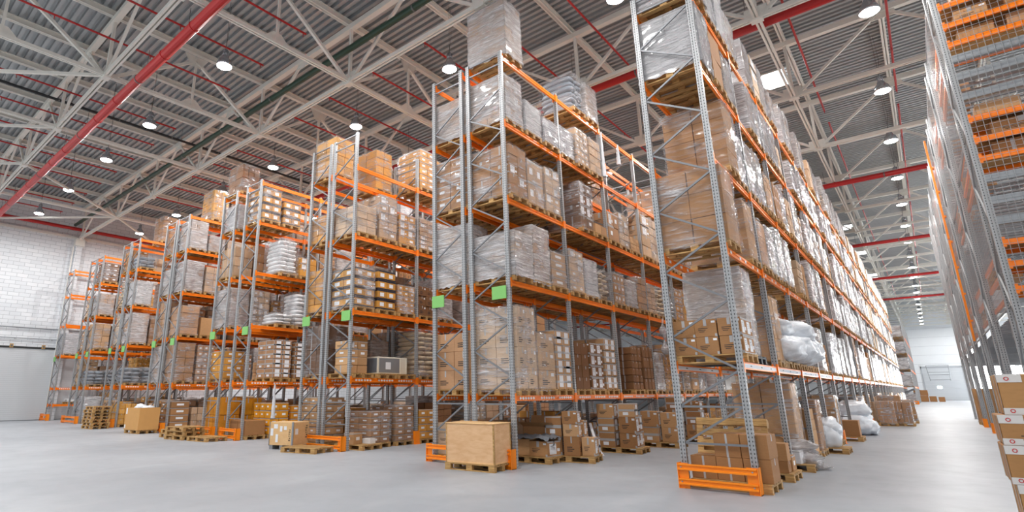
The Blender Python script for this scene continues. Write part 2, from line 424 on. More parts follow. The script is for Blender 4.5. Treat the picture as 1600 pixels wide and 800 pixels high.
for si, (y0, y1) in enumerate(segs):
    for i, x in enumerate(bx):
        if si >= 2 and i > 2: continue
        if si == 1 and i > 14: continue
        b = MB(); b.tube([(x, y0, 13), (x, y1, 13)], .035, 'pipe_red', 8)
        k = y0+.1
        while k <= y1+.01:
            b.tube([(x, k, 13), (x, k, 12.86)], .014, 'pipe_red', 6); b.lathe([(.03, -.01), (.03, 0)], 'wire_grey', 6, (x, k, 12.86)); k += (y1-y0-.2)/4
        side = 'the block wall' if x < -8 else 'the main aisle'
        n_ = len(bx)-1-i if x < -8 else i
        tag(b.build('sprinkler_branch'), 'thin red sprinkler branch pipe, %s from %s, %s run along the roof' % (nth(n_), side, nth(si)), 'pipe', 'thin red sprinkler branches')

# lamps
lm = MB(); lm.lathe([(.0, .62), (.07, .62), (.085, .56), (.085, .40), (.11, .38), (.13, .30), (.2, .22), (.245, .08), (.25, .0), (.24, .0), (.19, .2), (.1, .3)], 'lamp_silver', 24)
for k in range(10):
    t = 2*math.pi*k/10; lm.bar((.085*math.cos(t), .085*math.sin(t), .4), (.085*math.cos(t), .085*math.sin(t), .58), .03, .012, 'lamp_silver')
LM = lm.mesh('reflector', True)
lm = MB(); lm.lathe([(0, -.06), (.12, -.05), (.2, -.03), (.242, .004)], 'lamp_glow', 24); LG = lm.mesh('lamp_lens', True)
lm = MB(); lm.tube([(0, 0, .6), (0, 0, 2.515)], .008, 'wire_grey', 5); lm.tube([(-.02, 0, .62), (.09, 0, 1.3), (.07, .0, 2.3)], .006, 'pipe_black', 5); LWm = lm.mesh('suspension_wire')
LL = bpy.data.lights.new('lamp_light', 'AREA'); LL.shape = 'DISK'; LL.size = .42; LL.energy = LAMP_W; LL.color = LAMP_COL
lamps = []
for x in (-38.65, -32.87, -27.1, -22.1, -15.9, -10.4, -4.75):
    for yy in (1.6, 7.3, 13.1, 18.9, 24.7, 32):
        if yy == 7.3 and x > -12: continue
        lamps.append((x, yy))
for k in range(17): lamps.append((.5, 12.9+5.6*k))
for k in range(9): lamps.append((7.5, 14+9*k))
for yy in (108.1, 113.7, 119.3): lamps.append((.5, yy))  # lamps added past the aisle row to brighten the far end
for x in (6.2, 12):  # lamps added out of view behind the tower to brighten the far wall
    for yy in (50, 59, 68, 77, 86, 95, 104, 113, 121): lamps.append((x, yy))
lamps.append((.5, 4)); lamps.append((7.5, 4)); lamps.append((-10.4, 6.2)); lamps.append((-4.75, 5.5))
for i, (x, yy) in enumerate(lamps):
    if abs(x-.5) < .1: lab = 'silver high-bay pendant lamp hung over the main aisle, %s counted along it' % nth(min(23, int(round((yy-1.7)/5.6))))
    elif x > 1 and x != 7.5: lab = 'added unseen pendant lamp lighting the far end past the tower, %s line, %s along' % ('inner' if x < 8 else 'outer', nth([50, 59, 68, 77, 86, 95, 104, 113, 121].index(yy)))
    elif x > 1: lab = 'silver pendant lamp beyond the mesh-fronted tower, row %d metres in' % yy; lab = 'silver pendant lamp beyond the mesh-fronted tower, %s along' % nth(min(23, int(yy/4.5)))
    else: lab = 'silver high-bay pendant lamp, %s from the block wall, %s crosswise row under the roof' % (nth([-38.65, -32.87, -27.1, -22.1, -15.9, -10.4, -4.75].index(x)), nth([1.6, 5.5, 6.2, 7.3, 13.1, 18.9, 24.7, 32].index(yy)))
    yy = -3+math.floor((yy+3)/.26)*.26+.06
    t = thing('high_bay_lamp', lab, 'lamp', (x, yy-(.52 if x == -10.4 and 12.8 < yy < 13.3 else 0), 12.2), 0, 'high-bay lamps under the roof')
    rf = put('reflector', LM, t); put('lamp_lens', LG, rf); put('suspension_wire', LWm, t)
    L = put('lamp_light', LL, t, (0, 0, -.075))
# roof lights (translucent roof panels)
for i, (x, yy) in enumerate([(-2.85, 25.4), (-3.1, 54.5), (-6.5, 51.5), (-3, 66), (-3, 80)]):
    b = MB(); b.box(x-.45, x+.45, yy-.75, yy+.75, ROOF-.02, ROOF+.02, 'skylight_glow')
    b.box(x-.5, x+.5, yy-.8, yy-.75, ROOF-.04, ROOF+.02, T); b.box(x-.5, x+.5, yy+.75, yy+.8, ROOF-.04, ROOF+.02, T)
    o = b.build('window_%d' % (i+1)); struct(o)

# ---------------------------------------------------------------- racks
PITCH_Y, Y0 = 2.8, 10.27
def post_mesh(h):
    m = MB()
    m.prism([(-.05, -.04), (-.02, -.04), (-.015, -.032), (.015, -.032), (.02, -.04), (.05, -.04), (.05, .035), (.03, .045), (-.03, .045), (-.05, .035)], 0, h, 'galvanised_post')
    m.box(-.07, .07, -.07, .07, 0, .012, 'galvanised')
    return m.mesh('upright')
def lattice_mesh(x0, x1, h):
    m = MB(); x0 += .045; x1 -= .045; G = 'brace_steel'
    def br(za, zb, flip=False):
        a, c = (x0, 0, za), (x1, 0, zb)
        m.bar(a, c, .035, .03, G, (0, 1, 0))
    br(.707, .707); br(1.314, 1.314); br(.707, 1.314)
    z = 1.314; left = True
    while z+.6 < h-.5:
        m.bar((x0 if left else x1, 0, z+.015), (x1 if left else x0, 0, z+.585), .035, .03, G, (0, 1, 0)); z += .6; left = not left
    br(h-.35, h-.35); br(h-.06, h-.06)
    return m.mesh('upright_frame')
def beam_mesh(style, ln=PITCH_Y-.1):
    m = MB(); O = 'orange_paint'
    m.box(-.025, .025, 0, ln, -.12, -.075, O); m.box(-.015, .015, 0, ln, -.075, -.05, O); m.box(-.025, .025, 0, ln, -.05, 0, O)
    for ya, yb in ((-.055, .01), (ln-.01, ln+.055)):
        m.box(.02, .052, ya, yb, -.17, .05, O); m.box(-.052, -.02, ya, yb, -.17, .05, O)
    if style == 'diamond':
        for c in (.45, 1.35, 2.2):
            for k in range(6):
                yy = c-.3+k*.11
                for sx in (1, -1):
                    p = [(sx*.027, yy, -.06), (sx*.027, yy+.05, -.025), (sx*.027, yy+.1, -.06), (sx*.027, yy+.05, -.095)]
                    m.face(p if sx > 0 else p[::-1], 'paper_label')
    if style == 'strip':
        for sx in (1, -1):
            p = [(sx*.027, .05, -.095), (sx*.027, ln-.05, -.095), (sx*.027, ln-.05, -.03), (sx*.027, .05, -.03)]
            m.face(p if sx > 0 else p[::-1], 'paper_label')
            for yy in (.5, 1.3, 2.1):
                p = [(sx*.028, yy, -.07), (sx*.028, yy+.12, -.07), (sx*.028, yy+.12, -.05), (sx*.028, yy, -.05)]
                m.face(p if sx > 0 else p[::-1], 'wire_grey')
    if style == 'sticker':
        for yy in (.25, .9, 1.3, 1.9, 2.3):
            for sx in (1, -1):
                p = [(sx*.027, yy, -.09), (sx*.027, yy+.12, -.09), (sx*.027, yy+.12, -.035), (sx*.027, yy, -.035)]
                m.face(p if sx > 0 else p[::-1], 'paper_label')
    return m.mesh('beam')
BEAMS = {s: beam_mesh(s) for s in ('plain', 'diamond', 'strip', 'sticker')}
POST = {}; LAT = {}
def rack(label, xl, xr, h, levels, nb, styles=None, y0=Y0, sign=None, maxbeam=100):
    t = thing('pallet_rack', label, 'rack', ((xl+xr)/2, y0, 0), 0, 'pallet racks with orange beams')
    cx = (xl+xr)/2
    pm = POST.setdefault(h, post_mesh(h)); lk = (round(xr-xl, 3), h)
    if lk not in LAT: LAT[lk] = lattice_mesh(-(xr-xl)/2, (xr-xl)/2, h)
    for i in range(nb+1):
        fr = put('upright_frame', LAT[lk], t, (0, i*PITCH_Y, 0))
        for x in (xl, xr): put('upright', pm, fr, (x-cx, 0, 0))
    cnt = 0; extra = MB()
    for i in range(nb):
        for li, z in enumerate(levels):
            for x in (xr, xl):
                st = (styles or {}).get(li, 'plain')
                if cnt < maxbeam: put('beam', BEAMS[st], t, (x-cx, i*PITCH_Y+.05, z)); cnt += 1
                else:
                    yy = i*PITCH_Y+.05; q = x-cx
                    extra.box(q-.025, q+.025, yy, yy+2.7, z-.12, z, 'orange_paint')
                    extra.box(q-.05, q+.05, yy-.06, yy+.0, z-.17, z+.05, 'orange_paint')
    if extra.f: extra.build('far_beams', t)['kind'] = 'stuff'
    if sign:
        for (sx, z) in sign:
            m = MB(); m.box(-.2, .2, -.01, .01, -.15, .15, 'sign_green'); m.box(-.19, .19, .01, .03, -.02, .02, 'galvanised')
            m.build('row_sign', t, (sx-cx, -.075, z))['label'] = 'blank light green row sign'
    return t
S1 = [2.05, 4.07, 5.8, 7.72, 9.38]
S2 = [1.5, 4.1, 6.13, 8.16, 10.04]
S2L = S2
S3 = [2.0, 3.98, 6.31, 8.62]
S4 = [2.0, 4.02, 6.02, 8.0, 9.64]
ROWS = [  # key, phrase, xl, xr, h, levels, bays built, load bays, beam styles
 ('1', 'the long aisle rack', -3.41, -2.33, 9.75, S1, 24, 24, {0: 'strip', 1: 'sticker'}, None),
 ('2R', 'rack behind the plywood crate', -7.97, -6.90, 10.15, S2, 12, 12, {0: 'diamond'}, [(-7.13, 3.81)]),
 ('2L', 'rear twin of the plywood-crate rack', -9.19, -8.21, 10.15, S2L, 6, 3, {0: 'diamond'}, [(-9.02, 3.81)]),
 ('3R', 'rack beside the stencilled crate', -13.66, -12.54, 9.78, S3, 5, 4, {0: 'diamond'}, [(-12.7, 3.81)]),
 ('3L', 'rear twin of the stencilled-crate rack', -14.86, -13.88, 9.78, S3, 4, 2, {0: 'diamond'}, [(-14.7, 3.81)]),
 ('4R', 'rack beyond the lone flat pallet', -19.32, -18.29, 9.73, S4, 4, 3, {0: 'diamond'}, [(-18.5, 3.81)]),
 ('4L', 'rack behind the low pallet piles', -21.2, -20.15, 9.73, S4, 3, 2, {0: 'diamond'}, [(-21.0, 3.81)]),
 ('5R', 'rack behind the big cardboard bin', -25.6, -24.5, 9.7, S4, 4, 3, {0: 'diamond'}, [(-24.7, 3.81)]),
 ('5L', 'rear twin of the cardboard-bin rack', -26.9, -25.85, 9.7, S4, 3, 2, {0: 'diamond'}, [(-26.7, 3.81)]),
 ('6R', 'rack behind the tall pallet stack', -31.43, -30.34, 9.7, S4, 4, 3, {0: 'diamond'}, [(-30.5, 3.81)]),
 ('6L', 'rear twin of the pallet-stack rack', -32.62, -31.6, 9.7, S4, 3, 2, {0: 'diamond'}, [(-32.4, 3.81)]),
 ('7R', 'rack second from the block wall', -37.0, -35.9, 9.68, S4, 4, 3, {0: 'diamond'}, [(-36.1, 3.81)]),
 ('7L', 'rear twin of the second-from-wall rack', -38.22, -37.16, 9.68, S4, 3, 2, {0: 'diamond'}, [(-38.0, 3.81)]),
 ('8', 'rack standing against the block wall', -42.78, -41.6, 9.65, [.97]+S4, 4, 3, {1: 'diamond'}, [(-42.5, 3.81)]),
]
RD = {}
RLAB = {'1': 'long galvanised pallet rack with orange beams along the main aisle, facing the mesh-fronted tower',
 '2R': 'tall galvanised rack with orange beams standing right behind the plywood crate',
 '2L': 'tall galvanised rack back to back with the one behind the plywood crate',
 '3R': 'galvanised pallet rack behind the single flat pallet, next to the stencilled crate',
 '3L': 'galvanised pallet rack directly behind the stencilled wooden crate',
 '4R': 'galvanised pallet rack with its own orange guard, behind a lone flat pallet',
 '4L': 'galvanised pallet rack behind the two low piles of empty pallets',
 '5R': 'galvanised pallet rack whose aisle side rises behind the big cardboard bin',
 '5L': 'galvanised pallet rack back to back with the cardboard-bin rack',
 '6R': 'galvanised pallet rack just behind the tall stack of empty pallets',
 '6L': 'galvanised pallet rack back to back with the pallet-stack rack',
 '7R': 'galvanised pallet rack second from the block wall, its open side to the aisle',
 '7L': 'galvanised pallet rack second from the block wall, its half nearer the wall',
 '8': 'half-empty galvanised pallet rack standing against the white block wall'}
for key, ph, xl, xr, h, lv, nb, lb, st, sg in ROWS:
    rack(RLAB[key], xl, xr, h, lv, nb, st, sign=sg); RD[key] = (ph, xl, xr, h, lv, nb, lb)
# second block of racking down the aisle
rack('pallet rack of the second block, beyond the cross aisle at the far end', -2.9, -1.55, 10.2, [2.05, 4.07, 6, 8], 8, None, y0=88.3)

def guard(label, xl, xr, y=10.03, h=.4):
    t = thing('rack_end_guard', label, 'guard rail', ((xl+xr)/2, y, 0), 0, 'orange guards at the rack ends'); w = (xr-xl)/2; O = 'orange_guard'
    for x in (-w, w):
        m = MB(); s = 1 if x > 0 else -1
        m.box(x-.012 if s > 0 else x-.0, x+.0 if s > 0 else x+.012, -.03, .16, 0, h, O)
        m.box(min(x, x-s*.17), max(x, x-s*.17), .0, .012, 0, h, O)
        m.box(min(x, x-s*.1), max(x, x-s*.1), -.02, .16, 0, .012, O)
        m.build('guard_post', t)
    for z in (.055, h-.115):
        m = MB(); m.prism([(-.012, 0), (-.04, .004), (-.04, .026), (-.022, .036), (-.022, .07), (-.04, .08), (-.04, .102), (-.012, .106)], -w+.01, w-.02, O)
        me = m.mesh('guard_rail')
        for v in me.vertices: v.co = (v.co.z, v.co.x, v.co.y)
        put('guard_rail', me, t, (0, 0, z))
        m2 = MB()
        for x in (-w+.06, w-.08): m2.lathe([(0, 0), (.012, 0), (.012, .012), (0, .012)], 'galvanised', 8, (x, 0, 0))
        me = m2.mesh('bolt')
        for v in me.vertices: v.co = (v.co.x, -.021-v.co.z, z+.053+v.co.y)
        put('bolt', me, t)
    return t
guard('orange double-rail guard at the end of the long aisle rack', -3.46, -2.24)
guard('orange guard half hidden by the plywood crate', -9.26, -6.83)
guard('orange double-rail guard behind the stencilled crate and its flat pallet', -14.93, -12.47)
guard('orange guard at the rack end behind the lone flat pallet', -19.4, -18.22)
guard('orange guard partly hidden behind the two low pallet piles', -21.28, -20.05)
guard('orange guard partly hidden behind the big cardboard bin', -27.0, -24.42)
guard('orange guard beside the tall stack of empty pallets', -32.7, -30.26)
guard('orange guard at the rack second from the block wall', -38.28, -35.82)
guard('orange guard standing close in to the block wall', -42.85, -41.5)
guard('orange guard on the second rack block at the far end of the aisle', -2.95, -1.45, 88.1)
def foot_guard(label, x, y, h=.4, s=1, w=.2):
    t = thing('post_guard', label, 'guard', (x, y, 0), 0, 'orange guards at upright feet'); m = MB(); O = 'orange_guard'
    m.box(.07*s-.006, .07*s+.006, -w/2, w/2, 0, h, O); m.box(-.06, .07, -w/2-.006, -w/2+.006, 0, h, O); m.box(-.06, .07, w/2-.006, w/2+.006, 0, h, O)
    m.box(-.08, .1, -w/2-.03, w/2+.03, 0, .01, O); m.build('guard_plate', t); return t
for k, w_ in ((4, 'first along the long aisle rack'), (5, 'second along the long aisle rack'), (8, 'third along the long aisle rack')):
    foot_guard('orange post guard at the foot of an upright, '+w_, -2.33, Y0+k*PITCH_Y)
foot_guard('orange post guard by the wrapped cartons under the stencilled-crate rack', -12.54, Y0+PITCH_Y)

# ---------------------------------------------------------------- loads
def pallet_mesh(name='pallet', wood_='pallet_wood', lx=1.2, ly=.8):
    m = MB(); x, y = lx/2, ly/2
    for yy in (-y+.05, 0, y-.05):
        m.box(-x, x, yy-.05, yy+.05, 0, .022, wood_)
        for xx in (-x+.075, 0, x-.075): m.box(xx-.07, xx+.07, yy-.049, yy+.049, .022, .1, wood_)
    for xx in (-x+.075, 0, x-.075): m.box(xx-.07, xx+.07, -y, y, .1, .122, wood_)
    for i, yy in enumerate((-y+.0725, -y/2+.03, 0, y/2-.03, y-.0725)):
        m.box(-x, x, yy-(.0725 if i % 2 == 0 else .05), yy+(.0725 if i % 2 == 0 else .05), .122, .144, wood_)
    return m.mesh(name)
PAL = pallet_mesh(); PALB = pallet_mesh('pallet', 'black_plastic')
def carton_faces(m, x0, x1, y0, y1, z0, z1, style, rr, kr='kraft_board'):
    m.cbox(x0, x1, y0, y1, z0, z1, kr, .01)
    w, d, h = x1-x0, y1-y0, z1-z0; e = .0025
    def onx(a, b, c, dd, mat, s=1):   # rectangle on +X (s=1) or -X face, fractions along y and z
        X = x1+e if s > 0 else x0-e
        p = [(X, y0+d*a, z0+h*c), (X, y0+d*b, z0+h*c), (X, y0+d*b, z0+h*dd), (X, y0+d*a, z0+h*dd)]
        m.face(p if s > 0 else p[::-1], mat)
    def ony(a, b, c, dd, mat):        # on the -Y face
        p = [(x0+w*a, y0-e, z0+h*c), (x0+w*b, y0-e, z0+h*c), (x0+w*b, y0-e, z0+h*dd), (x0+w*a, y0-e, z0+h*dd)]
        m.face(p, mat)
    def onz(a, b, c, dd, mat): m.face([(x0+w*a, y0+d*c, z1+e), (x0+w*b, y0+d*c, z1+e), (x0+w*b, y0+d*dd, z1+e), (x0+w*a, y0+d*dd, z1+e)], mat)
    if style in ('tape', 'label', 'print'):
        onz(0, 1, .46, .54, 'kraft_tape'); onx(.45, .55, .72, 1, 'kraft_tape'); 
    if style == 'tape': ony(.46, .54, 0, 1, 'kraft_tape')
    if style == 'label':
        onx(.16, .66, .14, .84, 'paper_label'); onx(.72, .92, .3, .5, 'paper_label'); onx(0, 1, .9, 1, 'kraft_tape'); onx(0, 1, 0, .07, 'kraft_tape')
        onx(.24, .5, .66, .7, 'wire_grey'); onx(.24, .58, .56, .585, 'wire_grey'); onx(.24, .55, .47, .495, 'wire_grey')
        ony(.42, .56, .62, 1, 'kraft_tape'); ony(.16, .6, .46, .5, 'print_ink'); ony(.16, .5, .36, .4, 'print_ink'); ony(.2, .44, .27, .31, 'print_ink'); ony(.9, 1, 0, .16, 'kraft_tape'); ony(.78, .95, .78, .9, 'paper_label')
    if style == 'band':
        for f in (onx, ony): f(0, 1, .4, .56, 'kraft_tape'); f(.0, .07, 0, 1, 'kraft_tape'); f(0, 1, .93, 1, 'kraft_tape')
        onx(.28, .8, .12, .9, 'paper_label'); onz(0, 1, .45, .55, 'kraft_tape'); onx(.0, 1, .42, .48, 'kraft_tape')
        ony(.3, .62, .12, .34, 'paper_label')
    if style == 'print':
        for k in range(3):
            ony(.2, .55+.12*(k % 2), .42-.1*k, .47-.1*k, 'print_ink'); onx(.2, .5+.12*(k % 2), .42-.1*k, .47-.1*k, 'print_ink')
        ony(.46, .54, .66, 1, 'kraft_tape'); onx(.72, .9, .68, .86, 'paper_label')
    if style == 'dark':
        for f in (onx, ony):
            f(0, 1, .0, .16, 'black_band'); f(0, 1, .84, 1, 'black_band'); f(.25, .7, .3, .7, 'paper_label')
    if style == 'small':
        onx(.3, .7, .35, .65, 'paper_label'); ony(.35, .65, .4, .62, 'paper_label')
        for f in (onx, ony): f(.0, 1, .9, 1, 'kraft_tape')
CART = {}
for s in ('plain', 'tape', 'label', 'band', 'print', 'dark', 'small'):
    m = MB(); carton_faces(m, -.5, .5, -.5, .5, 0, 1, s, R); CART[s] = m.mesh('carton')
STK = {}
def stack_mesh(nx, ny, nl, style):
    k = (nx, ny, nl, style)
    if k in STK: return STK[k]
    m = MB(); rr = random.Random(str(k))
    for l in range(nl):
        for i in range(nx):
            for j in range(ny):
                g = .008; jx, jy = rr.uniform(-.01, .01), rr.uniform(-.012, .012)
                st = style
                if style == 'mix': st = rr.choice(['tape', 'label', 'label', 'plain', 'small'])
                if style == 'label': st = rr.choice(['label', 'label', 'tape', 'plain', 'small'])
                carton_faces(m, -.5+i/nx+g+jx, -.5+(i+1)/nx-g+jx, -.5+j/ny+g+jy, -.5+(j+1)/ny-g+jy, l/nl+.002, (l+1)/nl-.006, st, rr)
    STK[k] = m.mesh('carton_stack'); return STK[k]
def film_mesh(seed, mat, skirt=.0, open_top=False):
    m = MB(); n = 14; nz = 22; rr = random.Random(seed); per = []
    q = .5
    for k in range(n): per.append((-q+2*q*k/n, -q))
    for k in range(n): per.append((q, -q+2*q*k/n))
    for k in range(n): per.append((q-2*q*k/n, q))
    for k in range(n): per.append((-q, q-2*q*k/n))
    N = len(per); off = Vector((rr.uniform(0, 90), rr.uniform(0, 90), 0))
    mi = m.mi(mat)
    for z in range(nz+1):
        zz = -.05+1.06*z/nz
        for (x, y) in per:
            sh = (x+y)*2.2
            d = .02*noise.noise(Vector((x*3, y*3, zz*5))+off)+.02*(.5-abs(noise.noise(Vector((x*5, y*5, zz*13+sh))+off)))+.011*noise.noise(Vector((x*12, y*12, zz*24-sh*2))+off)
            if z == 0: d += .012
            s = 1.012+d*1.7
            m.v.append((x*s, y*s, zz+(.02*rr.uniform(-1, 1) if z == 0 else 0)))
    for z in range(nz):
        for k in range(N):
            k2 = (k+1) % N; m.f.append((z*N+k, z*N+k2, (z+1)*N+k2, (z+1)*N+k)); m.m.append(mi)
    b = len(m.v); m.v += [(x*.72, y*.72, 1.012+.012*rr.random()) for x, y in per]
    for k in range(N):
        k2 = (k+1) % N; m.f.append((nz*N+k, nz*N+k2, b+k2, b+k)); m.m.append(mi)
    b2 = len(m.v); m.v.append((0, 0, 1.006))
    for k in range(N): m.f.append((b+k, b+(k+1) % N, b2)); m.m.append(mi)
    return m.mesh('stretch_film', True)
FILM = {'clear': [film_mesh(i, 'stretch_film') for i in range(5)], 'dense': [film_mesh(20+i, 'dense_film') for i in range(5)], 'silver': [film_mesh(40+i, 'silver_film') for i in range(5)]}
def sack_mesh(seed, mat, w=1, d=1, h=1, nu=14, nv=8, am=1):
    m = MB(); rr = random.Random(seed); mi = m.mi(mat); off = Vector((rr.uniform(0, 50), 0, 0))
    for j in range(nv+1):
        ph = -math.pi/2+math.pi*j/nv
        for i in range(nu):
            th = 2*math.pi*i/nu; c, s = math.cos(th), math.sin(th)
            x = math.copysign(abs(c)**.5, c)*math.cos(ph)**.6 if math.cos(ph) > 1e-6 else 0
            y = math.copysign(abs(s)**.5, s)*math.cos(ph)**.6 if math.cos(ph) > 1e-6 else 0
            z = math.copysign(abs(math.sin(ph))**.8, math.sin(ph))
            k = 1+.1*am*noise.noise(Vector((x*2, y*2, z*2))+off)+.05*am*noise.noise(Vector((x*5, y*5, z*5))+off)
            if am > 1: k += .07*abs(noise.noise(Vector((x*9, y*3, z*9))+off))+.05*noise.noise(Vector((x*14, y*14, z*14))+off)
            m.v.append((x*.5*k*w, y*.5*k*d, (.5+z*.5*k)*h))
    for j in range(nv):
        for i in range(nu):
            i2 = (i+1) % nu; m.f.append((j*nu+i, j*nu+i2, (j+1)*nu+i2, (j+1)*nu+i)); m.m.append(mi)
    return m.mesh('sack', True)
SACK = {'tan': [sack_mesh(i, 'sack_paper') for i in range(3)], 'white': [sack_mesh(9+i, 'white_plastic') for i in range(3)], 'grey': [sack_mesh(15+i, 'grey_bale') for i in range(3)]}
KR = [srgb(178, 132, 86), srgb(190, 146, 100), srgb(166, 120, 76), srgb(196, 154, 110), srgb(184, 140, 102), srgb(158, 112, 68)]
PALE = [srgb(194, 162, 130), srgb(202, 174, 146), srgb(188, 156, 126)]
YEL = [srgb(206, 146, 62), srgb(212, 156, 76)]
DARK = [srgb(122, 82, 48), srgb(110, 74, 44), srgb(132, 90, 54)]
WHITE = [srgb(226, 226, 226), srgb(216, 216, 220)]
GOLD = [srgb(224, 152, 26), srgb(216, 144, 34)]
COLS = {'gold': GOLD, 'kraft': KR, 'pale': PALE, 'yellow': YEL, 'dark': DARK, 'white': WHITE}
CN = {'gold': 'golden yellow', 'kraft': 'kraft', 'pale': 'pale', 'yellow': 'yellowish', 'dark': 'dark brown', 'white': 'white'}

SPECS = []
def spec(x, y, z, h, kind='film', col='kraft', style='tape', n=(2, 2), nl=None, lx=1.14, ly=.78, pal=True, label=None, ang=0, film='clear', grid=None, px=1.2, py=.8):
    SPECS.append(dict(bay=spec.bay, row=spec.row, x=x, y=y, z=z, h=h, kind=kind, col=col, style=style, n=n, nl=nl or max(2, round(h/.3)), lx=lx, ly=ly, pal=pal, label=label, ang=ang, film=film))
spec.bay = 0; spec.row = '1'
KN = {'film': ('wrapped_pallet_load', 'wrapped carton load', 'pallet load'), 'box': ('carton_pallet_load', 'unwrapped carton load', 'pallet load'), 'sack': ('sack_pallet_load', 'sack load', 'pallet load'), 'bale': ('bale_pallet_load', 'bale load', 'pallet load')}
def build_load(s, detail):
    nm, _, cat = KN[s['kind']]; rr = random.Random('%.2f %.2f %.2f' % (s['x'], s['y'], s['z']))
    t = thing(nm, s['label'], cat, (s['x'], s['y'], s['z']), s['ang'], s.get('group', 'pallet loads in the '+RD[s['row']][0].replace('the ', '') if 'row' in s else 'wrapped loads in the far part of the aisle'))
    z0 = .146
    put('pallet', PALB if s['pal'] == 'black' else PAL, t)
    lx, ly, h = s['lx'], s['ly'], s['h']; col = rr.choice(COLS.get(s['col'], KR))
    if s['kind'] in ('film', 'box'):
        nx, ny = s['n']; nl = s['nl']
        if detail:
            ch = h/nl
            for l in range(nl):
                for i in range(nx):
                    for j in range(ny):
                        if s['kind'] == 'box' and l == nl-1 and rr.random() < .28 and nx*ny > 2: continue
                        cw, cd = lx/nx, ly/ny; v = rr.uniform(.92, 1.07)
                        st = s['style']
                        if st == 'mix': st = rr.choice(['tape', 'label', 'label', 'plain', 'band'])
                        if st == 'label' and s['kind'] == 'film': st = rr.choice(['label', 'small', 'tape', 'plain'])
                        put('carton', CART[st], t, (-lx/2+cw*(i+.5)+rr.uniform(-.006, .006), -ly/2+cd*(j+.5)+rr.uniform(-.006, .006), z0+ch*l), rr.uniform(-.02, .02) if s['kind'] == 'box' else 0, (cw-.014, cd-.014, ch-.004), tuple(min(1, c*v) for c in col[:3])+(1,))
        else:
            st = s['style']
            o = put('carton_stack', stack_mesh(nx, ny, min(nl, 7), st), t, (0, 0, z0), 0, (lx, ly, h), col)
        if s['kind'] == 'film': put('stretch_film', rr.choice(FILM[s['film']]), t, (0, 0, z0+.005), 0, (lx+.02, ly+.02, h))
    elif s['kind'] in ('sack', 'bale'):
        nl = s['nl']; ch = h/nl
        for l in range(nl):
            for j in range(2):
                for i in range(1):
                    o = put('sack' if s['kind'] == 'sack' else 'bale', rr.choice(SACK[s['col']]), t, (rr.uniform(-.03, .03), (-.25+.5*j)*ly*.98+rr.uniform(-.02, .02), z0+ch*l*.98), rr.uniform(-.05, .05), (lx*rr.uniform(.92, 1.02), ly*.54, ch*1.12))
        if s['film'] != 'none': put('stretch_film', rr.choice(FILM[s['film']]), t, (0, 0, z0), 0, (lx+.06, ly+.06, h+.03))
    return t

SLOT = [.49, 1.4, 2.31]
OV = {}     # (row, level, bay, slot) -> dict of overrides or None for empty; level 0 is the floor
def ov(row, lev, bay, slot, **k): OV[(row, lev, bay, slot)] = k or None
def many(row, lev, bay, *ds):
    for sl, d in enumerate(ds):
        if d == 'auto': continue
        ov(row, lev, bay, sl, **(d or {}))
def fl(h, col='pale', style='label', film='clear', **k): return dict(h=h, kind='film', col=col, style=style, film=film, **k)
def bxs(h, col='kraft', style='label', **k): return dict(h=h, kind='box', col=col, style=style, **k)
def sk(h, col='tan'): return dict(h=h, kind='sack', col=col, nl=max(3, round(h/.17)), film='clear')
def bl(h): return dict(h=h, kind='bale', col='grey', nl=max(2, round(h/.2)), film='clear')
# long aisle rack
for bb in range(6): many('1', 0, bb, None, None, None)
ov('1', 0, 1, 1, **fl(1.6, 'kraft', 'plain', n=(2, 2), nl=3)); ov('1', 0, 2, 0, **bxs(1.0, 'kraft', 'plain')); ov('1', 0, 2, 1, **fl(1.2, 'kraft', 'tape')); ov('1', 0, 3, 1, **bxs(.7, 'dark', 'plain')); ov('1', 0, 3, 2, **fl(1.3, 'kraft', 'label'))
many('1', 1, 0, bxs(.62, 'kraft', 'label', n=(3, 2), nl=2), fl(1.66, 'pale', 'plain', 'dense', pal='black', n=(2, 2), nl=5, lx=1.0), None)
many('1', 1, 1, fl(1.35, 'kraft', 'plain', nl=3), None, None); many('1', 1, 2, None, None, None); many('1', 1, 3, None, fl(1.2, 'pale', 'plain', 'dense'), bxs(.8, 'kraft', 'plain'))
many('1', 2, 0, fl(1.46, 'kraft', 'plain', n=(2, 1), nl=3, lx=1.2), None, fl(1.25, 'kraft', 'plain', n=(2, 2), nl=2)); many('1', 2, 1, fl(1.05, 'kraft', 'plain'), fl(1.1, 'pale', 'plain', 'silver'), fl(1.25, 'pale', 'plain', 'silver'))
many('1', 3, 0, None, fl(1.4, 'kraft', 'plain', n=(2, 1), nl=4, lx=1.2), fl(1.1, 'pale', 'plain', 'silver')); many('1', 3, 1, fl(1.2, 'kraft', 'plain', 'silver'), fl(1.3, 'pale', 'plain', 'silver'), fl(1.0, 'kraft', 'plain'))
many('1', 4, 0, fl(1.3, 'white', 'plain', 'silver', n=(2, 1), nl=3, lx=1.2), bxs(1.2, 'kraft', 'plain', n=(2, 1), nl=2), fl(1.1, 'pale', 'plain', 'silver')); many('1', 4, 1, None, fl(1.2, 'kraft', 'plain', 'silver'), fl(1.25, 'pale', 'plain', 'silver'))
many('1', 5, 0, fl(1.4, 'kraft', 'plain', 'silver', lx=1.2), fl(1.7, 'white', 'plain', 'silver'), fl(1.5, 'white', 'plain', 'silver')); many('1', 5, 1, fl(1.1, 'pale', 'plain', 'silver'), None, fl(1.3, 'dark', 'plain', 'silver'))
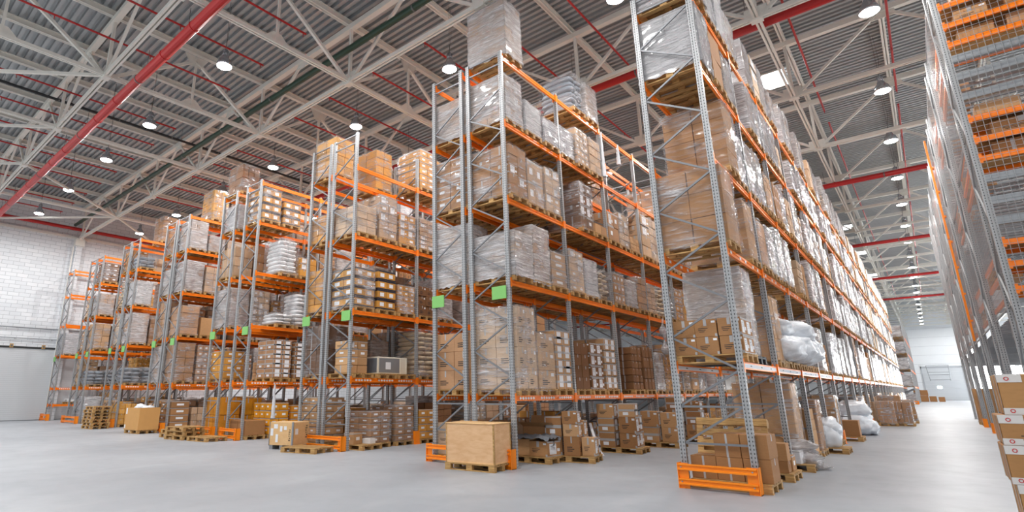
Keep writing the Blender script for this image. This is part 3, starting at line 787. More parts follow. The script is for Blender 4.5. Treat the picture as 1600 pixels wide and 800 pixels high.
# rack behind the plywood crate
for bb in range(4): many('2R', 0, bb, None, None, None)
many('2R', 1, 0, fl(1.85, 'pale', 'print', n=(2, 2), nl=4, lx=1.2), fl(1.3, 'pale', 'print', n=(2, 1), nl=3), bxs(1.45, 'kraft', 'band', n=(2, 2), nl=4))
many('2R', 1, 1, bxs(1.2, 'dark', 'tape', n=(2, 2), nl=4), bxs(1.25, 'dark', 'label', n=(2, 2), nl=4), bxs(1.45, 'kraft', 'band', n=(2, 2), nl=4)); many('2R', 1, 2, None, bxs(1.3, 'dark', 'tape'), bxs(1.35, 'dark', 'tape'))
many('2R', 2, 0, fl(1.05, 'pale', 'small', 'dense', n=(2, 2), nl=5, lx=1.2), fl(1.4, 'pale', 'plain', 'dense', n=(2, 1), nl=2), fl(.92, 'pale', 'small', 'clear')); many('2R', 2, 1, fl(1.15, 'pale', 'label'), fl(1.05, 'white', 'plain', 'dense'), sk(.85, 'tan')); many('2R', 2, 2, fl(.95, 'kraft', 'small'), fl(.85, 'pale', 'plain', 'dense'), fl(1.1, 'kraft', 'plain')); many('2R', 2, 3, fl(1.0, 'pale', 'plain'), sk(1.0, 'tan'), sk(.8, 'white'))
many('2R', 3, 0, fl(1.3, 'kraft', 'label', n=(2, 2), nl=5), fl(1.2, 'pale', 'small', n=(2, 2), nl=2), fl(1.28, 'pale', 'label', n=(2, 2), nl=5)); many('2R', 3, 1, None, fl(1.4, 'dark', 'label', n=(2, 2), nl=4), bxs(.3, 'kraft', 'plain', nl=1)); many('2R', 3, 2, bxs(.95, 'kraft', 'label', n=(2, 2), nl=2), fl(1.15, 'pale', 'label', nl=5), bxs(.5, 'kraft', 'plain'))
many('2R', 4, 0, fl(1.25, 'pale', 'label', 'dense', n=(2, 2), nl=3), fl(.86, 'white', 'plain', 'dense', n=(2, 1), nl=4), fl(.72, 'white', 'plain', 'dense', nl=3)); many('2R', 4, 1, fl(.85, 'white', 'plain', 'dense', nl=4), fl(1.15, 'pale', 'small', nl=5), fl(1.15, 'pale', 'plain', nl=4)); many('2R', 4, 2, None, None, None); many('2R', 4, 3, None, None, fl(1.0, 'kraft', 'label')); many('2R', 4, 4, None, fl(1.1, 'kraft', 'tape'), None)
many('2R', 5, 0, fl(1.72, 'pale', 'plain', 'dense', n=(2, 2), nl=5, lx=1.2), None, None); many('2R', 5, 1, None, bl(1.15), fl(1.2, 'pale', 'plain', 'dense'))
for bb in (2, 3, 4, 5): many('2R', 5, bb, None, None, None)
many('2L', 5, 0, None, None, None); many('2L', 5, 1, None, None, None); many('2L', 5, 2, None, None, None); many('2L', 4, 0, fl(1.1, 'kraft', 'plain', 'dense'), None, None); many('2L', 4, 1, None, None, None)
many('2L', 3, 0, fl(1.4, 'kraft', 'small', n=(2, 2), nl=4), 'auto', 'auto'); many('2L', 2, 0, fl(1.5, 'pale', 'small', 'dense', nl=6), 'auto', 'auto'); many('2L', 1, 0, bxs(1.35, 'kraft', 'print', n=(2, 1), nl=3), 'auto', 'auto')
# rack beside the stencilled crate
many('3R', 0, 0, None, fl(.9, 'kraft', 'small', n=(2, 2), nl=5, dy=-.12), fl(1.05, 'kraft', 'small', n=(2, 2), nl=6)); many('3R', 0, 1, bxs(.9, 'yellow', 'small', n=(3, 2), nl=4), bxs(1.1, 'dark', 'plain'), None)
many('3R', 1, 0, bxs(.95, 'kraft', 'label', n=(1, 2), nl=4, lx=.6), None, None); many('3R', 1, 1, sk(1.45, 'tan'), bxs(1.4, 'kraft', 'print'), fl(1.3, 'kraft', 'label'))
many('3R', 2, 0, fl(1.2, 'yellow', 'dark', n=(2, 2), nl=4), bxs(1.25, 'yellow', 'dark', n=(2, 2), nl=4), fl(.9, 'yellow', 'small', n=(2, 3), nl=5)); many('3R', 2, 1, bxs(1.0, 'dark', 'print', n=(2, 2), nl=3), 'auto', 'auto')
many('3R', 3, 0, fl(.9, 'pale', 'plain', n=(2, 2), nl=4), fl(1.45, 'pale', 'label', n=(2, 2), nl=5), fl(1.05, 'yellow', 'label', n=(2, 2), nl=4)); many('3R', 3, 1, fl(1.1, 'pale', 'label'), 'auto', 'auto')
many('3R', 4, 0, None, None, None); many('3R', 4, 1, fl(1.45, 'yellow', 'small', n=(2, 2), nl=6), fl(1.3, 'yellow', 'plain', nl=5), None); many('3R', 4, 2, None, 'auto', 'auto')
many('3L', 4, 0, fl(1.35, 'yellow', 'plain', n=(2, 2), nl=4), None, fl(1.5, 'yellow', 'plain', n=(2, 2), nl=5)); many('3L', 4, 1, None, None, None); many('3L', 3, 0, fl(.9, 'yellow', 'plain'), None, None); many('3L', 2, 0, fl(1.35, 'yellow', 'plain'), fl(1.3, 'yellow', 'plain'), 'auto'); many('3L', 1, 0, fl(1.5, 'dark', 'tape', n=(2, 1), nl=2), 'auto', 'auto')
# rows towards the block wall
many('4R', 5, 0, None, None, None); many('4R', 5, 1, None, None, None); many('4R', 4, 0, fl(1.3, 'yellow', 'dark', n=(2, 2), nl=4), fl(.95, 'yellow', 'dark', n=(2, 2), nl=3), None); many('4R', 4, 1, None, fl(1.0, 'pale', 'plain'), fl(1.2, 'yellow', 'dark'))
many('4R', 3, 0, None, sk(1.35, 'white'), bxs(.75, 'yellow', 'label', n=(2, 2), nl=3)); many('4R', 2, 0, None, sk(.4, 'white'), sk(1.3, 'white')); many('4R', 1, 0, None, bxs(1.4, 'kraft', 'band', n=(2, 2), nl=4), bxs(1.35, 'kraft', 'band', n=(2, 2), nl=4))
many('4R', 0, 0, bxs(.5, 'kraft', 'plain', n=(2, 1), nl=1), bxs(1.1, 'gold', 'small', n=(3, 2), nl=4), bxs(1.0, 'gold', 'small', n=(3, 2), nl=4)); many('4L', 0, 0, bxs(1.3, 'gold', 'tape', n=(2, 2), nl=2), bxs(1.25, 'gold', 'tape', n=(2, 2), nl=2), 'auto')
many('4L', 5, 0, fl(1.2, 'dark', 'plain', 'clear'), None, None); many('4L', 5, 1, None, None, None); many('4L', 1, 0, bxs(1.05, 'yellow', 'small', n=(2, 2), nl=4), None, bxs(.7, 'kraft', 'plain'))
many('5R', 5, 0, None, fl(1.45, 'yellow', 'print', n=(2, 2), nl=4), fl(1.25, 'dark', 'plain')); many('5R', 5, 1, None, None, None); many('5R', 4, 0, fl(1.3, 'pale', 'plain', 'dense', nl=4), fl(.75, 'kraft', 'plain', 'dense'), fl(.9, 'pale', 'plain', 'clear'))
many('5R', 3, 0, fl(1.35, 'kraft', 'plain', 'dense'), fl(1.2, 'pale', 'plain', 'clear'), fl(.95, 'pale', 'plain', 'clear')); many('5R', 2, 0, fl(1.25, 'kraft', 'plain', 'clear', nl=4), bxs(.8, 'kraft', 'plain', n=(1, 1), nl=1), None); many('5R', 1, 0, fl(1.62, 'kraft', 'plain', 'clear', nl=5), fl(1.58, 'kraft', 'small', 'clear', nl=6), None)
many('5L', 5, 0, None, None, None); many('5L', 5, 1, None, None, None)
many('6R', 5, 0, None, fl(1.4, 'kraft', 'plain', 'clear'), None); many('6R', 5, 1, None, None, None); many('6R', 4, 0, bl(.6), None, None); many('6R', 3, 0, fl(1.2, 'white', 'plain', 'dense'), None, None); many('6R', 2, 0, fl(1.5, 'yellow', 'small', 'dense'), fl(1.3, 'kraft', 'plain', 'clear'), None); many('6R', 1, 0, bl(.75), bl(.75), bl(.7)); many('6L', 5, 0, None, None, None); many('6L', 5, 1, None, None, None)
many('7R', 5, 0, None, None, None); many('7R', 5, 1, None, None, None); many('7R', 4, 0, fl(1.15, 'dark', 'small'), fl(1.15, 'dark', 'small'), None); many('7R', 3, 0, fl(1.2, 'kraft', 'plain', 'dense'), fl(1.2, 'kraft', 'plain', 'clear'), None); many('7R', 2, 0, fl(1.45, 'kraft', 'plain', 'clear'), fl(1.4, 'kraft', 'plain'), None); many('7R', 1, 0, bl(.75), bl(.8), None); many('7L', 5, 0, None, None, None); many('7L', 5, 1, None, None, None)
for lev in range(7): many('8', lev, 0, None, None, None)
ov('8', 3, 0, 0, **fl(1.3, 'white', 'plain', 'dense'))

TN = ['floor tier', 'first beam tier', 'second beam tier', 'third beam tier', 'fourth beam tier', 'top tier', 'topmost tier']
SN = ['near place', 'middle place', 'far place']
def fill(row):
    ph, xl, xr, h, lv, nb, lb = RD[row]; rr = random.Random('row'+row)
    x = (xl+xr)/2; tiers = [0.0]+list(lv)
    for bay in range(lb):
        for lev, z in enumerate(tiers):
            gap = (tiers[lev+1]-z if lev+1 < len(tiers) else 1.9)-.12-.146-.08
            for sl in range(3):
                rnd = rr.random(); hh = min(gap, rr.uniform(.62, 1.0)*min(gap, 1.7)); c = rr.choice(['kraft', 'kraft', 'pale', 'pale', 'yellow' if row[0] not in '1' else 'pale'])
                fi = ('silver' if rr.random() < .7 else 'dense') if row == '1' else 'dense' if rr.random() < .35 else 'clear'
                k = 'film' if rr.random() < .8 else 'box'; st = rr.choice(['tape', 'label', 'small', 'plain', 'print', 'mix'])
                n_ = rr.choice([(2, 2), (3, 2), (2, 1), (2, 3)]); nl_ = max(2, round(hh/rr.uniform(.22, .42)))
                d = dict(h=hh, col=c, film=fi, kind=k, style=st, n=n_, nl=nl_)
                if rr.random() < .06: d.update(kind='sack', col=rr.choice(['tan', 'white']), nl=max(3, round(hh/.17)))
                if lev == 0:
                    d['h'] = hh*.8
                    if rr.random() < .6 and d['kind'] == 'film': d['kind'] = 'box'
                if d['kind'] == 'sack' and d['col'] not in SACK: d['kind'] = 'film'
                prob = .9
                if lev == len(tiers)-1: prob = .55 if row[0] not in '1' else .9
                if row[0] in '678' : prob -= .2
                if row == '8': prob = .12
                if rnd > prob: d = None
                key = (row, lev, bay, sl)
                if key in OV:
                    if OV[key] is None: d = None
                    else:
                        d = d or dict(h=hh, col=c, film=fi, kind='film', style=st, n=n_, nl=nl_)
                        if d['kind'] in ('sack', 'bale') and 'kind' not in OV[key] and 'col' in OV[key]: d['kind'] = 'film'
                        d.update(OV[key])
                if d is None: continue
                dx = d.pop('dx', rr.uniform(-.02, .05)); dy = d.pop('dy', 0); d['h'] = min(d['h'], gap+.06)
                look = {'film': '%s %s film-wrapped carton load' % ('tall' if d['h'] > 1.15 else 'low' if d['h'] < .8 else 'medium', CN.get(d['col'], '')), 'box': '%s unwrapped cartons on pallet' % CN.get(d['col'], ''),
                        'sack': '%s sacks on pallet' % d['col'], 'bale': 'grey wrapped bales on pallet'}[d['kind']]
                bn = 'end bay' if bay == 0 else nth(bay)+' bay'
                lab = d.pop('label', '%s, %s, %s, %s, %s' % (look, TN[lev], bn, SN[sl], ph))
                # keep within sixteen words
                words = lab.split()
                if len(words) > 16: lab = lab.replace(' film-wrapped carton load', ' wrapped load').replace(' on pallet', '').replace(' place', '').replace(' beam tier', ' tier')
                spec.bay, spec.row = bay, row
                spec(x+dx, Y0+bay*PITCH_Y+SLOT[sl]+dy, z, label=lab, **d)
for r_ in RD: fill(r_)
#EXTRA_SPECS#
for nm, c in (('far_kraft', srgb(190, 152, 112)), ('far_pale', srgb(212, 190, 166)), ('far_film', srgb(222, 220, 218))): simple(nm, c, .35, 0, .2, 7, stretch=(1, 1, 4), bump=.3)
cp = Vector((0, 0, CAM_H))
for s in SPECS:
    v = Vector((s['x'], s['y'], s['z']+s['h']/2))-cp
    s['dep'] = v.dot(fw); s['vis'] = 1
def rank(s):
    r = s['dep']
    if s['row'][0] in '345678':
        r -= 6
        if s['bay'] >= 2: r += 25
        if s['row'].endswith('L') and s['bay'] >= 1: r += 18
    elif s['row'] == '1' and s['bay'] > 10: r += 14
    elif s['row'] == '2L' and s['bay'] >= 2: r += 12
    elif s['row'] == '2R' and s['bay'] > 5: r += 30
    return r
SPECS.sort(key=rank)
cnt = {}; rest = MB()
LIM = {'film': 325, 'box': 200, 'sack': 80, 'bale': 40}
for s in SPECS:
    k = s['kind']; cnt[k] = cnt.get(k, 0)+1
    if cnt[k] <= LIM[k] and s['dep'] < 70: build_load(s, s['dep'] < 15.5)
    else:
        rest.box(s['x']-.6, s['x']+.6, s['y']-.4, s['y']+.4, s['z']+.01, s['z']+.144, 'pallet_wood')
        fm = R.choice(['far_kraft', 'far_pale', 'far_film', 'far_film'])
        for l in range(3):
            rest.cbox(s['x']-s['lx']/2, s['x']+s['lx']/2, s['y']-.39, s['y']+.39, s['z']+.146+s['h']*l/3, s['z']+.146+s['h']*(l+1)/3-.01, fm, .02)
if rest.f:
    o = rest.build('distant_pallet_loads'); tag(o, 'mass of wrapped and boxed pallet loads in the distant and hidden rack bays', 'pallet loads'); o['kind'] = 'stuff'
print('loads', cnt, len(bpy.data.objects))
# ---------------------------------------------------------------- things on the floor and special things on the racks
def pallet_thing(label, x, y, rz=0, z=0, group=None):
    o = put('wooden_pallet', PAL, None, (x, y, z), rz); return tag(o, label, 'pallet', group or 'loose wooden pallets')
def carton(label, x, y, z, w, d, h, style='label', col=None, rz=0, group=None, tilt=None):
    o = put('carton', CART[style], None, (x, y, z), rz, (w, d, h), col or R.choice(KR)); tag(o, label, 'carton', group or 'loose cartons')
    if tilt: o.rotation_euler = tilt
    return o
def local(cx, cy, rz):
    c, s = math.cos(rz), math.sin(rz)
    return lambda dx, dy: (cx+c*dx-s*dy, cy+s*dx+c*dy)
LW_ = ['bottom', 'second', 'third', 'fourth', 'fifth']
def pile(cx, cy, rz, cols, where, zb=.146, pallet=None, style='label', tone=KR):
    "cols: (name, dx, dy, w, d, [heights], jitter)"
    if pallet: pallet_thing(pallet, cx, cy, rz)
    f = local(cx, cy, rz)
    for nm, dx, dy, w, d, hs in cols:
        z = zb; st = style
        for i, h in enumerate(hs):
            x, y = f(dx+R.uniform(-.012, .012), dy+R.uniform(-.012, .012))
            lay = 'single' if len(hs) == 1 else 'top' if i == len(hs)-1 else LW_[i]
            s_ = R.choice(st) if isinstance(st, (list, tuple)) else st
            feat = {'label': 'white-labelled', 'band': 'tape-banded', 'print': 'printed', 'plain': 'plain', 'tape': 'taped', 'small': 'small-labelled', 'dark': 'dark-banded'}[s_]
            carton('%s carton, %s of the %s column, %s' % (feat, lay, nm, where), x, y, z, w, d, h, s_, R.choice(tone), rz+R.uniform(-.04, .04)); z += h+.002

# plywood crate on its pallet
def plank_pallet(lx, ly): return pallet_mesh('pallet', 'pallet_wood', lx, ly)
t = thing('plywood_crate', 'large plain plywood crate on a pallet, in front of the orange guard', 'crate', (-7.47, 9.72, .146), math.radians(7))
m = MB(); m.cbox(-.58, .58, -.37, .37, 0, .78, 'plywood', .006)
m.build('crate_body', t)
m = MB(); m.box(.56, .588, -.375, -.34, 0, .785, 'pallet_wood'); m.box(.56, .588, .34, .375, 0, .785, 'pallet_wood'); m.box(-.585, -.56, -.375, -.34, 0, .785, 'pallet_wood'); m.box(-.585, .585, -.375, .375, 0, .03, 'plywood_pale')
m.build('corner_batten', t)
m = MB(); m.cbox(-.6, .6, -.385, .385, .78, .8, 'plywood_pale', .004); m.build('lid', t)
pallet_thing('wooden pallet carrying the plain plywood crate', -7.47, 9.72, math.radians(7))
# stencilled crate
t = thing('stencilled_crate', 'pale wooden crate with black stencil marks and shipping papers on dark feet', 'crate', (-14.41, 9.62, 0), math.radians(15))
m = MB(); m.cbox(-.45, .45, -.34, .34, .12, .76, 'plywood_pale', .006); m.build('crate_body', t)
for x in (-.43, .43):
    m = MB(); m.box(x-.03, x+.03, -.36, -.335, .1, .77, 'grey_steel') if x > 0 else m.box(x-.015, x+.0, -.36, -.335, .1, .77, 'grey_steel'); m.build('corner_strap', t)
for x in (-.38, 0, .38):
    m = MB(); m.box(x-.06, x+.06, -.32, .32, 0, .12, 'grey_steel'); m.build('skid', t)
m = MB()
def stencil(m, o, ux, w, h, n, mat='print_ink'):
    "rows of stencil strokes on a vertical face; o origin, ux direction along the face"
    o = Vector(o); ux = Vector(ux).normalized()
    for r in range(n):
        z = h*(1-(r+.5)/n)
        for k in range(3):
            if (r*7+k*3) % 4 == 0: continue
            a = o+ux*(w*k/3)+Vector((0, 0, z)); b_ = a+ux*(w/3*.7)
            m.face([a, b_, b_+Vector((0, 0, h/n*.6)), a+Vector((0, 0, h/n*.6))], mat)
stencil(m, (.453, .18, .28), (0, 1, 0), .09, .38, 6); stencil(m, (.28, -.343, .22), (1, 0, 0), .07, .34, 6)
m.build('stencil_mark', t)
m = MB()
for (u, z, w, h) in ((-.28, .58, .14, .12), (-.4, .38, .1, .2), (-.05, .5, .09, .15), (-.2, .2, .09, .22), (.1, .55, .1, .1)):
    m.box(u, u+w, -.346, -.342, z, z+h, 'paper_label')
m.box(.451, .455, -.26, -.14, .42, .58, 'paper_label'); m.build('shipping_paper', t)
pallet_thing('lone flat empty pallet beside the stencilled crate, in front of orange guard rails', -13.2, 9.42, math.radians(14))
# pallet piles
def pallets(x, y, rz, n, what, jit=.03):
    for i in range(n):
        lay = 'bottom' if i == 0 else 'top' if i == n-1 else nth(i)+' from floor'
        pallet_thing('empty wooden pallet, %s of the %s' % (lay, what), x+R.uniform(-jit, jit), y+R.uniform(-jit, jit), rz+R.uniform(-.04, .04), i*.146)
pallets(-20.45, 9.25, .12, 3, 'low pallet pile by the lone pallet')
pallets(-21.5, 9.5, .1, 2, 'two-high pallet pile facing the bin')
pallet_thing('lone flat empty pallet beside the low pallet piles', -19.05, 9.42, .1)
pallets(-30.15, 9.35, .02, 7, 'tall pallet stack', .05)
# cardboard bin
t = thing('cardboard_bin', 'big open brown cardboard bin with white film spilling over its rim', 'bin', (-25.05, 9.48, .146), math.radians(4))
m = MB(); w, d, h = .62, .42, .88
kb = 'bin_board'; simple('bin_board', srgb(208, 156, 92), .7, 0, .06, 5)
for (x0, x1, y0, y1) in ((-w, w, -d, -d+.015), (-w, w, d-.015, d), (-w, -w+.015, -d+.015, d-.015), (w-.015, w, -d+.015, d-.015)): m.box(x0, x1, y0, y1, 0, h, kb)
m.box(-w+.015, w-.015, -d+.015, d-.015, 0, .01, kb); m.build('bin_wall', t)
m = MB(); m.box(-w+.05, -w+.16, -d-.004, -d, .62, .86, 'paper_label'); m.box(-w+.03, -w+.12, -d-.004, -d, .05, .2, 'paper_label'); m.build('paper_label', t)
def crumple(m, cx, cy, cz, rx, ry, rz_, mat, seed, nu=18, nv=10, amp=.35):
    off = Vector((seed*3.7, seed*1.3, 0)); b = len(m.v); mi = m.mi(mat)
    for j in range(nv+1):
        ph = -math.pi/2+math.pi*j/nv
        for i in range(nu):
            th = 2*math.pi*i/nu; p = Vector((math.cos(th)*math.cos(ph), math.sin(th)*math.cos(ph), math.sin(ph)))
            k = 1+amp*noise.noise(p*1.7+off)+amp*.6*noise.noise(p*4.5+off)+amp*.35*noise.noise(p*9+off)
            m.v.append((cx+p.x*rx*k, cy+p.y*ry*k, max(cz+p.z*rz_*k, cz-rz_*.8)))
    for j in range(nv):
        for i in range(nu):
            i2 = (i+1) % nu; m.f.append((b+j*nu+i, b+j*nu+i2, b+(j+1)*nu+i2, b+(j+1)*nu+i)); m.m.append(mi)
m = MB(); crumple(m, -.2, 0, .86, .3, .25, .16, 'bubble_film', 1); crumple(m, .3, .05, .86, .25, .25, .1, 'bubble_film', 2); m.build('film_liner', t, smooth=True)
pallet_thing('wooden pallet under the big cardboard bin', -25.05, 9.48, math.radians(4))

# floor piles under and before the rack behind the plywood crate
pallet_thing('wooden pallet under open boxes and a grey plastic sheet', -7.25, 11.62, .05)
carton('open carton holding a grey plastic sheet, close to the plywood crate', -7.48, 11.6, .146, .42, .5, .36, 'plain', KR[1], .1)
carton('open carton beside the one with the grey sheet', -6.98, 11.62, .146, .5, .55, .33, 'label', KR[0], -.06)
t = thing('grey_sheet', 'crumpled grey plastic sheet lying over open cartons', 'plastic sheet', (-7.2, 11.6, .53))
m = MB(); n1, n2 = 26, 16; base = len(m.v)
for i in range(n1+1):
    for j in range(n2+1):
        u, v_ = i/n1-.5, j/n2-.5; q = noise.noise(Vector((u*5, v_*7, 3)))+.6*noise.noise(Vector((u*12, v_*10, 8)))
        m.v.append((u*1.05, v_*.72, .05+.07*q-.22*max(0, abs(u)-.32)-.25*max(0, abs(v_)-.4)))
for i in range(n1):
    for j in range(n2): m.f.append((base+i*(n2+1)+j, base+(i+1)*(n2+1)+j, base+(i+1)*(n2+1)+j+1, base+i*(n2+1)+j+1)); m.m.append(m.mi('grey_sheet'))
m.build('crumpled_sheet', t, smooth=True)
t = thing('open_carton', 'torn open brown carton leaning with its flaps up, behind the grey sheet', 'carton', (-7.35, 12.15, .146), .2)
m = MB(); 
for (x0, x1, y0, y1) in ((-.4, .4, -.25, -.24), (-.4, .4, .24, .25), (-.4, -.39, -.24, .24), (.39, .4, -.24, .24)): m.box(x0, x1, y0, y1, 0, .62, 'kraft_board')
m.box(-.39, .39, -.24, .24, 0, .008, 'kraft_board'); o = m.build('carton_body', t); o.color = KR[2]
for (a, b_, c_, d_) in (((-.4, -.25, .62), (.4, -.25, .62), (.42, -.5, .72), (-.42, -.5, .72)), ((.4, -.25, .62), (.4, .25, .62), (.66, .27, .5), (.66, -.27, .5)), ((-.4, .25, .62), (.4, .25, .62), (.4, .38, .85), (-.4, .38, .85))):
    m = MB(); m.face([a, b_, c_, d_], 'kraft_board'); m.face([tuple(Vector(q)+Vector((0, 0, .006))) for q in (a, b_, c_, d_)][::-1], 'kraft_board'); o = m.build('flap', t); o.color = KR[1]
pile(-6.62, 12.28, .22, [('front', -.36, -.12, .4, .42, [.42, .44]), ('leaning corner', .08, -.2, .36, .34, [.42, .28, .28]), ('aisle-side', .43, -.08, .3, .3, [.4]), ('rear', .12, .2, .34, .32, [.4, .36]), ('rear corner', .44, .24, .28, .26, [.38])],
     'tall pile past the crate', pallet='wooden pallet under the tall box pile past the plywood crate', style=['label', 'print', 'band'])
pile(-6.52, 14.9, .1, [('front', -.3, -.18, .46, .38, [.38, .36, .36]), ('aisle-side', .28, -.2, .44, .36, [.36, .42, .34]), ('rear', -.3, .2, .46, .36, [.38, .36]), ('rear aisle-side', .26, .2, .42, .36, [.4, .4])],
     'taped pile in middle bay', pallet='wooden pallet under the taped pile in the middle bay', style=['band', 'label'])
t = thing('plastic_strip', 'white plastic strip dangling to the floor beside the taped box pile', 'strip', (-7.1, 14.2, 0))
m = MB()
for k in range(10):
    a = k/10; b_ = (k+1)/10; zf = lambda q: .75*(1-q)**1.6+.004
    m.face([(a*.55, -a*.5-.05, zf(a)), (b_*.55, -b_*.5-.05, zf(b_)), (b_*.55+.02, -b_*.5+.06, zf(b_)), (a*.55+.02, -a*.5+.06, zf(a))], 'paper_label')
m.build('strip_sheet', t)
pile(-6.25, 17.1, .05, [('front', -.22, -.1, .5, .5, [.42, .44]), ('aisle-side', .3, .05, .46, .46, [.4, .42])], 'pile by the fourth upright', pallet='wooden pallet under the pile by the fourth upright', style=['label', 'band'])
pile(-6.2, 19.2, 0, [('front', -.25, -.1, .5, .5, [.42, .44, .4]), ('aisle-side', .3, 0, .46, .46, [.4, .42, .3])], 'last visible pile of that aisle', pallet='wooden pallet under the last visible pile of that aisle', style=['label', 'band'])

# under the stencilled-crate rack, aisle side
carton('open brown carton by the orange guard, next to wrapped cartons', -12.85, 10.75, .146, .36, .4, .3, 'small', KR[1], .2)
carton('low white box beside the open brown carton', -12.6, 11.15, .146, .3, .24, .14, 'plain', WHITE[0], .1)
pallet_thing('wooden pallet under the open brown carton by the guard', -12.85, 10.95, .05)

# the long aisle rack, floor level
t = thing('leaning_pallet', 'wooden pallet standing on edge behind plain cartons in the rack end', 'pallet', (-2.84, 11.22, .01))
m = MB()
for k in range(6): m.box(-.58, .58, -.5+k*.19, -.5+k*.19+.12, .122, .144, 'pallet_wood')
for x in (-.53, 0, .53):
    m.box(x-.05, x+.05, -.5, .57, .1, .122, 'pallet_wood')
    for y in (-.43, .03, .5): m.box(x-.05, x+.05, y-.07, y+.07, .022, .1, 'pallet_wood')
for y in (-.43, .03, .5): m.box(-.58, .58, y-.05, y+.05, 0, .022, 'pallet_wood')
for v_ in range(len(m.v)):
    x, y, z = m.v[v_]; a = math.radians(80)
    m.v[v_] = (x, y*math.cos(a)+z*math.sin(a)*-1, y*math.sin(a)+z*math.cos(a)+.5)
m.build('pallet_deck', t)
pallet_thing('wooden pallet under plain cartons behind the orange guard', -2.72, 10.62, 0)
for i, (dx, h) in enumerate(((-.41, .36), (0, .36), (.41, .36), (0, .37), (.41, .37))):
    lay = i > 2
    carton('plain brown taped carton behind the orange guard, %s' % ['lower inner one', 'lower middle one', 'lower one at the aisle', 'upper middle one', 'upper one at the aisle'][i], -2.72+dx, 10.6, .146+(.362 if lay else 0), .4, .56, h, 'tape', KR[5], R.uniform(-.03, .03))
pile(-2.68, 12.2, 0, [('front', -.3, -.22, .4, .32, [.26, .24]), ('aisle-side', .3, -.2, .44, .32, [.2, .3]), ('middle', 0, .15, .36, .34, [.22, .2]), ('rear aisle-side', .36, .18, .36, .34, [.26])],
     'small heap after the leaning pallet', pallet='wooden pallet under the small carton heap after the leaning pallet', style=['tape', 'small', 'plain'])
pallet_thing('wooden pallet under film-covered white boxes at the aisle edge', -2.62, 13.85, .06)
for i, (dx, dy, w, d, h, z, st, c) in enumerate(((-.3, -.1, .5, .4, .26, .146, 'plain', WHITE[0]), (.2, -.16, .42, .34, .24, .146, 'small', WHITE[1]), (-.1, .2, .6, .34, .22, .146, 'tape', KR[0]), (-.25, -.08, .52, .4, .24, .41, 'plain', WHITE[0]), (.38, .22, .26, .26, .2, .146, 'plain', KR[2]))):
    carton(['white carton at the foot of the film-covered heap', 'white carton with label in the film-covered heap', 'brown carton at the back of the film-covered heap', 'white carton on top of the film-covered heap', 'small brown carton on the heap edge by loose film'][i], -2.62+dx, 13.85+dy, z, w, d, h, st, c, R.uniform(-.1, .1))
def film_heap(name, label, x, y, z, sizes, mat, seed):
    t = thing(name, label, 'plastic film', (x, y, z)); m = MB()
    for i, (dx, dy, dz, rx, ry, rz_) in enumerate(sizes): crumple(m, dx, dy, dz+rz_*.8, rx, ry, rz_, mat, seed+i, 22, 12)
    m.build('crumpled_film', t, smooth=True); return t
film_heap('loose_film', 'loose clear stretch film trailing from white boxes to the floor', -2.35, 14.05, .02, [(0, 0, .3, .4, .35, .14), (.15, -.1, .0, .3, .3, .2), (.3, .1, -.0, .25, .25, .05)], 'dense_film', 5)
carton('torn brown carton tilted against the rack upright, with red tape', -2.75, 13.2, .5, .6, .34, .26, 'tape', KR[1], .2, tilt=(0, .35, .3))
film_heap('film_bag', 'white film bag heaped on a pallet before the first post guard', -2.38, 18.2, .146, [(0, 0, 0, .4, .36, .36), (.1, .1, .25, .3, .3, .28)], 'bubble_film', 11)
pallet_thing('wooden pallet carrying the white film bag', -2.45, 18.25, 0)
pallet_thing('wooden pallet with brown boxes behind the first post guard', -2.5, 22.9, 0)
for i, dx in enumerate((-.35, .28)): carton('brown carton on a pallet behind the first post guard, %s one' % ('inner' if i == 0 else 'aisle-side'), -2.5+dx, 22.8, .146, .5, .5, .5, 'plain', KR[5])
def sacks(label, x, y, z, lst, seed, mat='bubble_film'):
    for i, (dx, dy, dz, w, d, h, a) in enumerate(lst):
        o = put('film_sack', sack_mesh(seed+i, mat, nu=34, nv=18, am=1.7), None, (x+dx, y+dy, z+dz), a, (w, d, h)); tag(o, label % ['lowest', 'second', 'third', 'fourth', 'fifth', 'sixth', 'seventh'][i], 'sack', 'white film sacks')
sacks('puffy white sack on the floor by the post guards, %s of that heap', -2.55, 26.2, .0, [(0, 0, 0, 1.3, 1.3, .7, .1), (-.1, 1.3, 0, 1.3, 1.2, .8, .4), (.0, .4, .6, 1.2, 1.2, .6, .3), (.35, .2, 0, .9, 1.2, .5, .2), (.3, 1.6, 0, .8, .9, .45, .5)], 30)
# wrapped cartons standing in the aisle
for i, (x, y, h) in enumerate(((-1.78, 33.6, .95), (-1.2, 34.0, .92), (-1.7, 35.4, 1.2), (-1.25, 37.2, .95), (-1.5, 40.0, .95))):
    s = dict(x=x, y=y, z=0, h=h, kind='film', col='kraft', style='label', n=(2, 2), nl=3, lx=.78 if i < 2 else 1.1, ly=.78, pal=True, ang=0, film='clear', label='film-wrapped carton load standing out in the main aisle, %s one along' % nth(i), dep=30)
    s['lx'] = .62 if i < 2 else .9
    t = build_load(s, True)
    for o in t.children:
        if o.name.startswith('pallet'): o.scale = (.6 if i < 2 else .8, 1, 1)

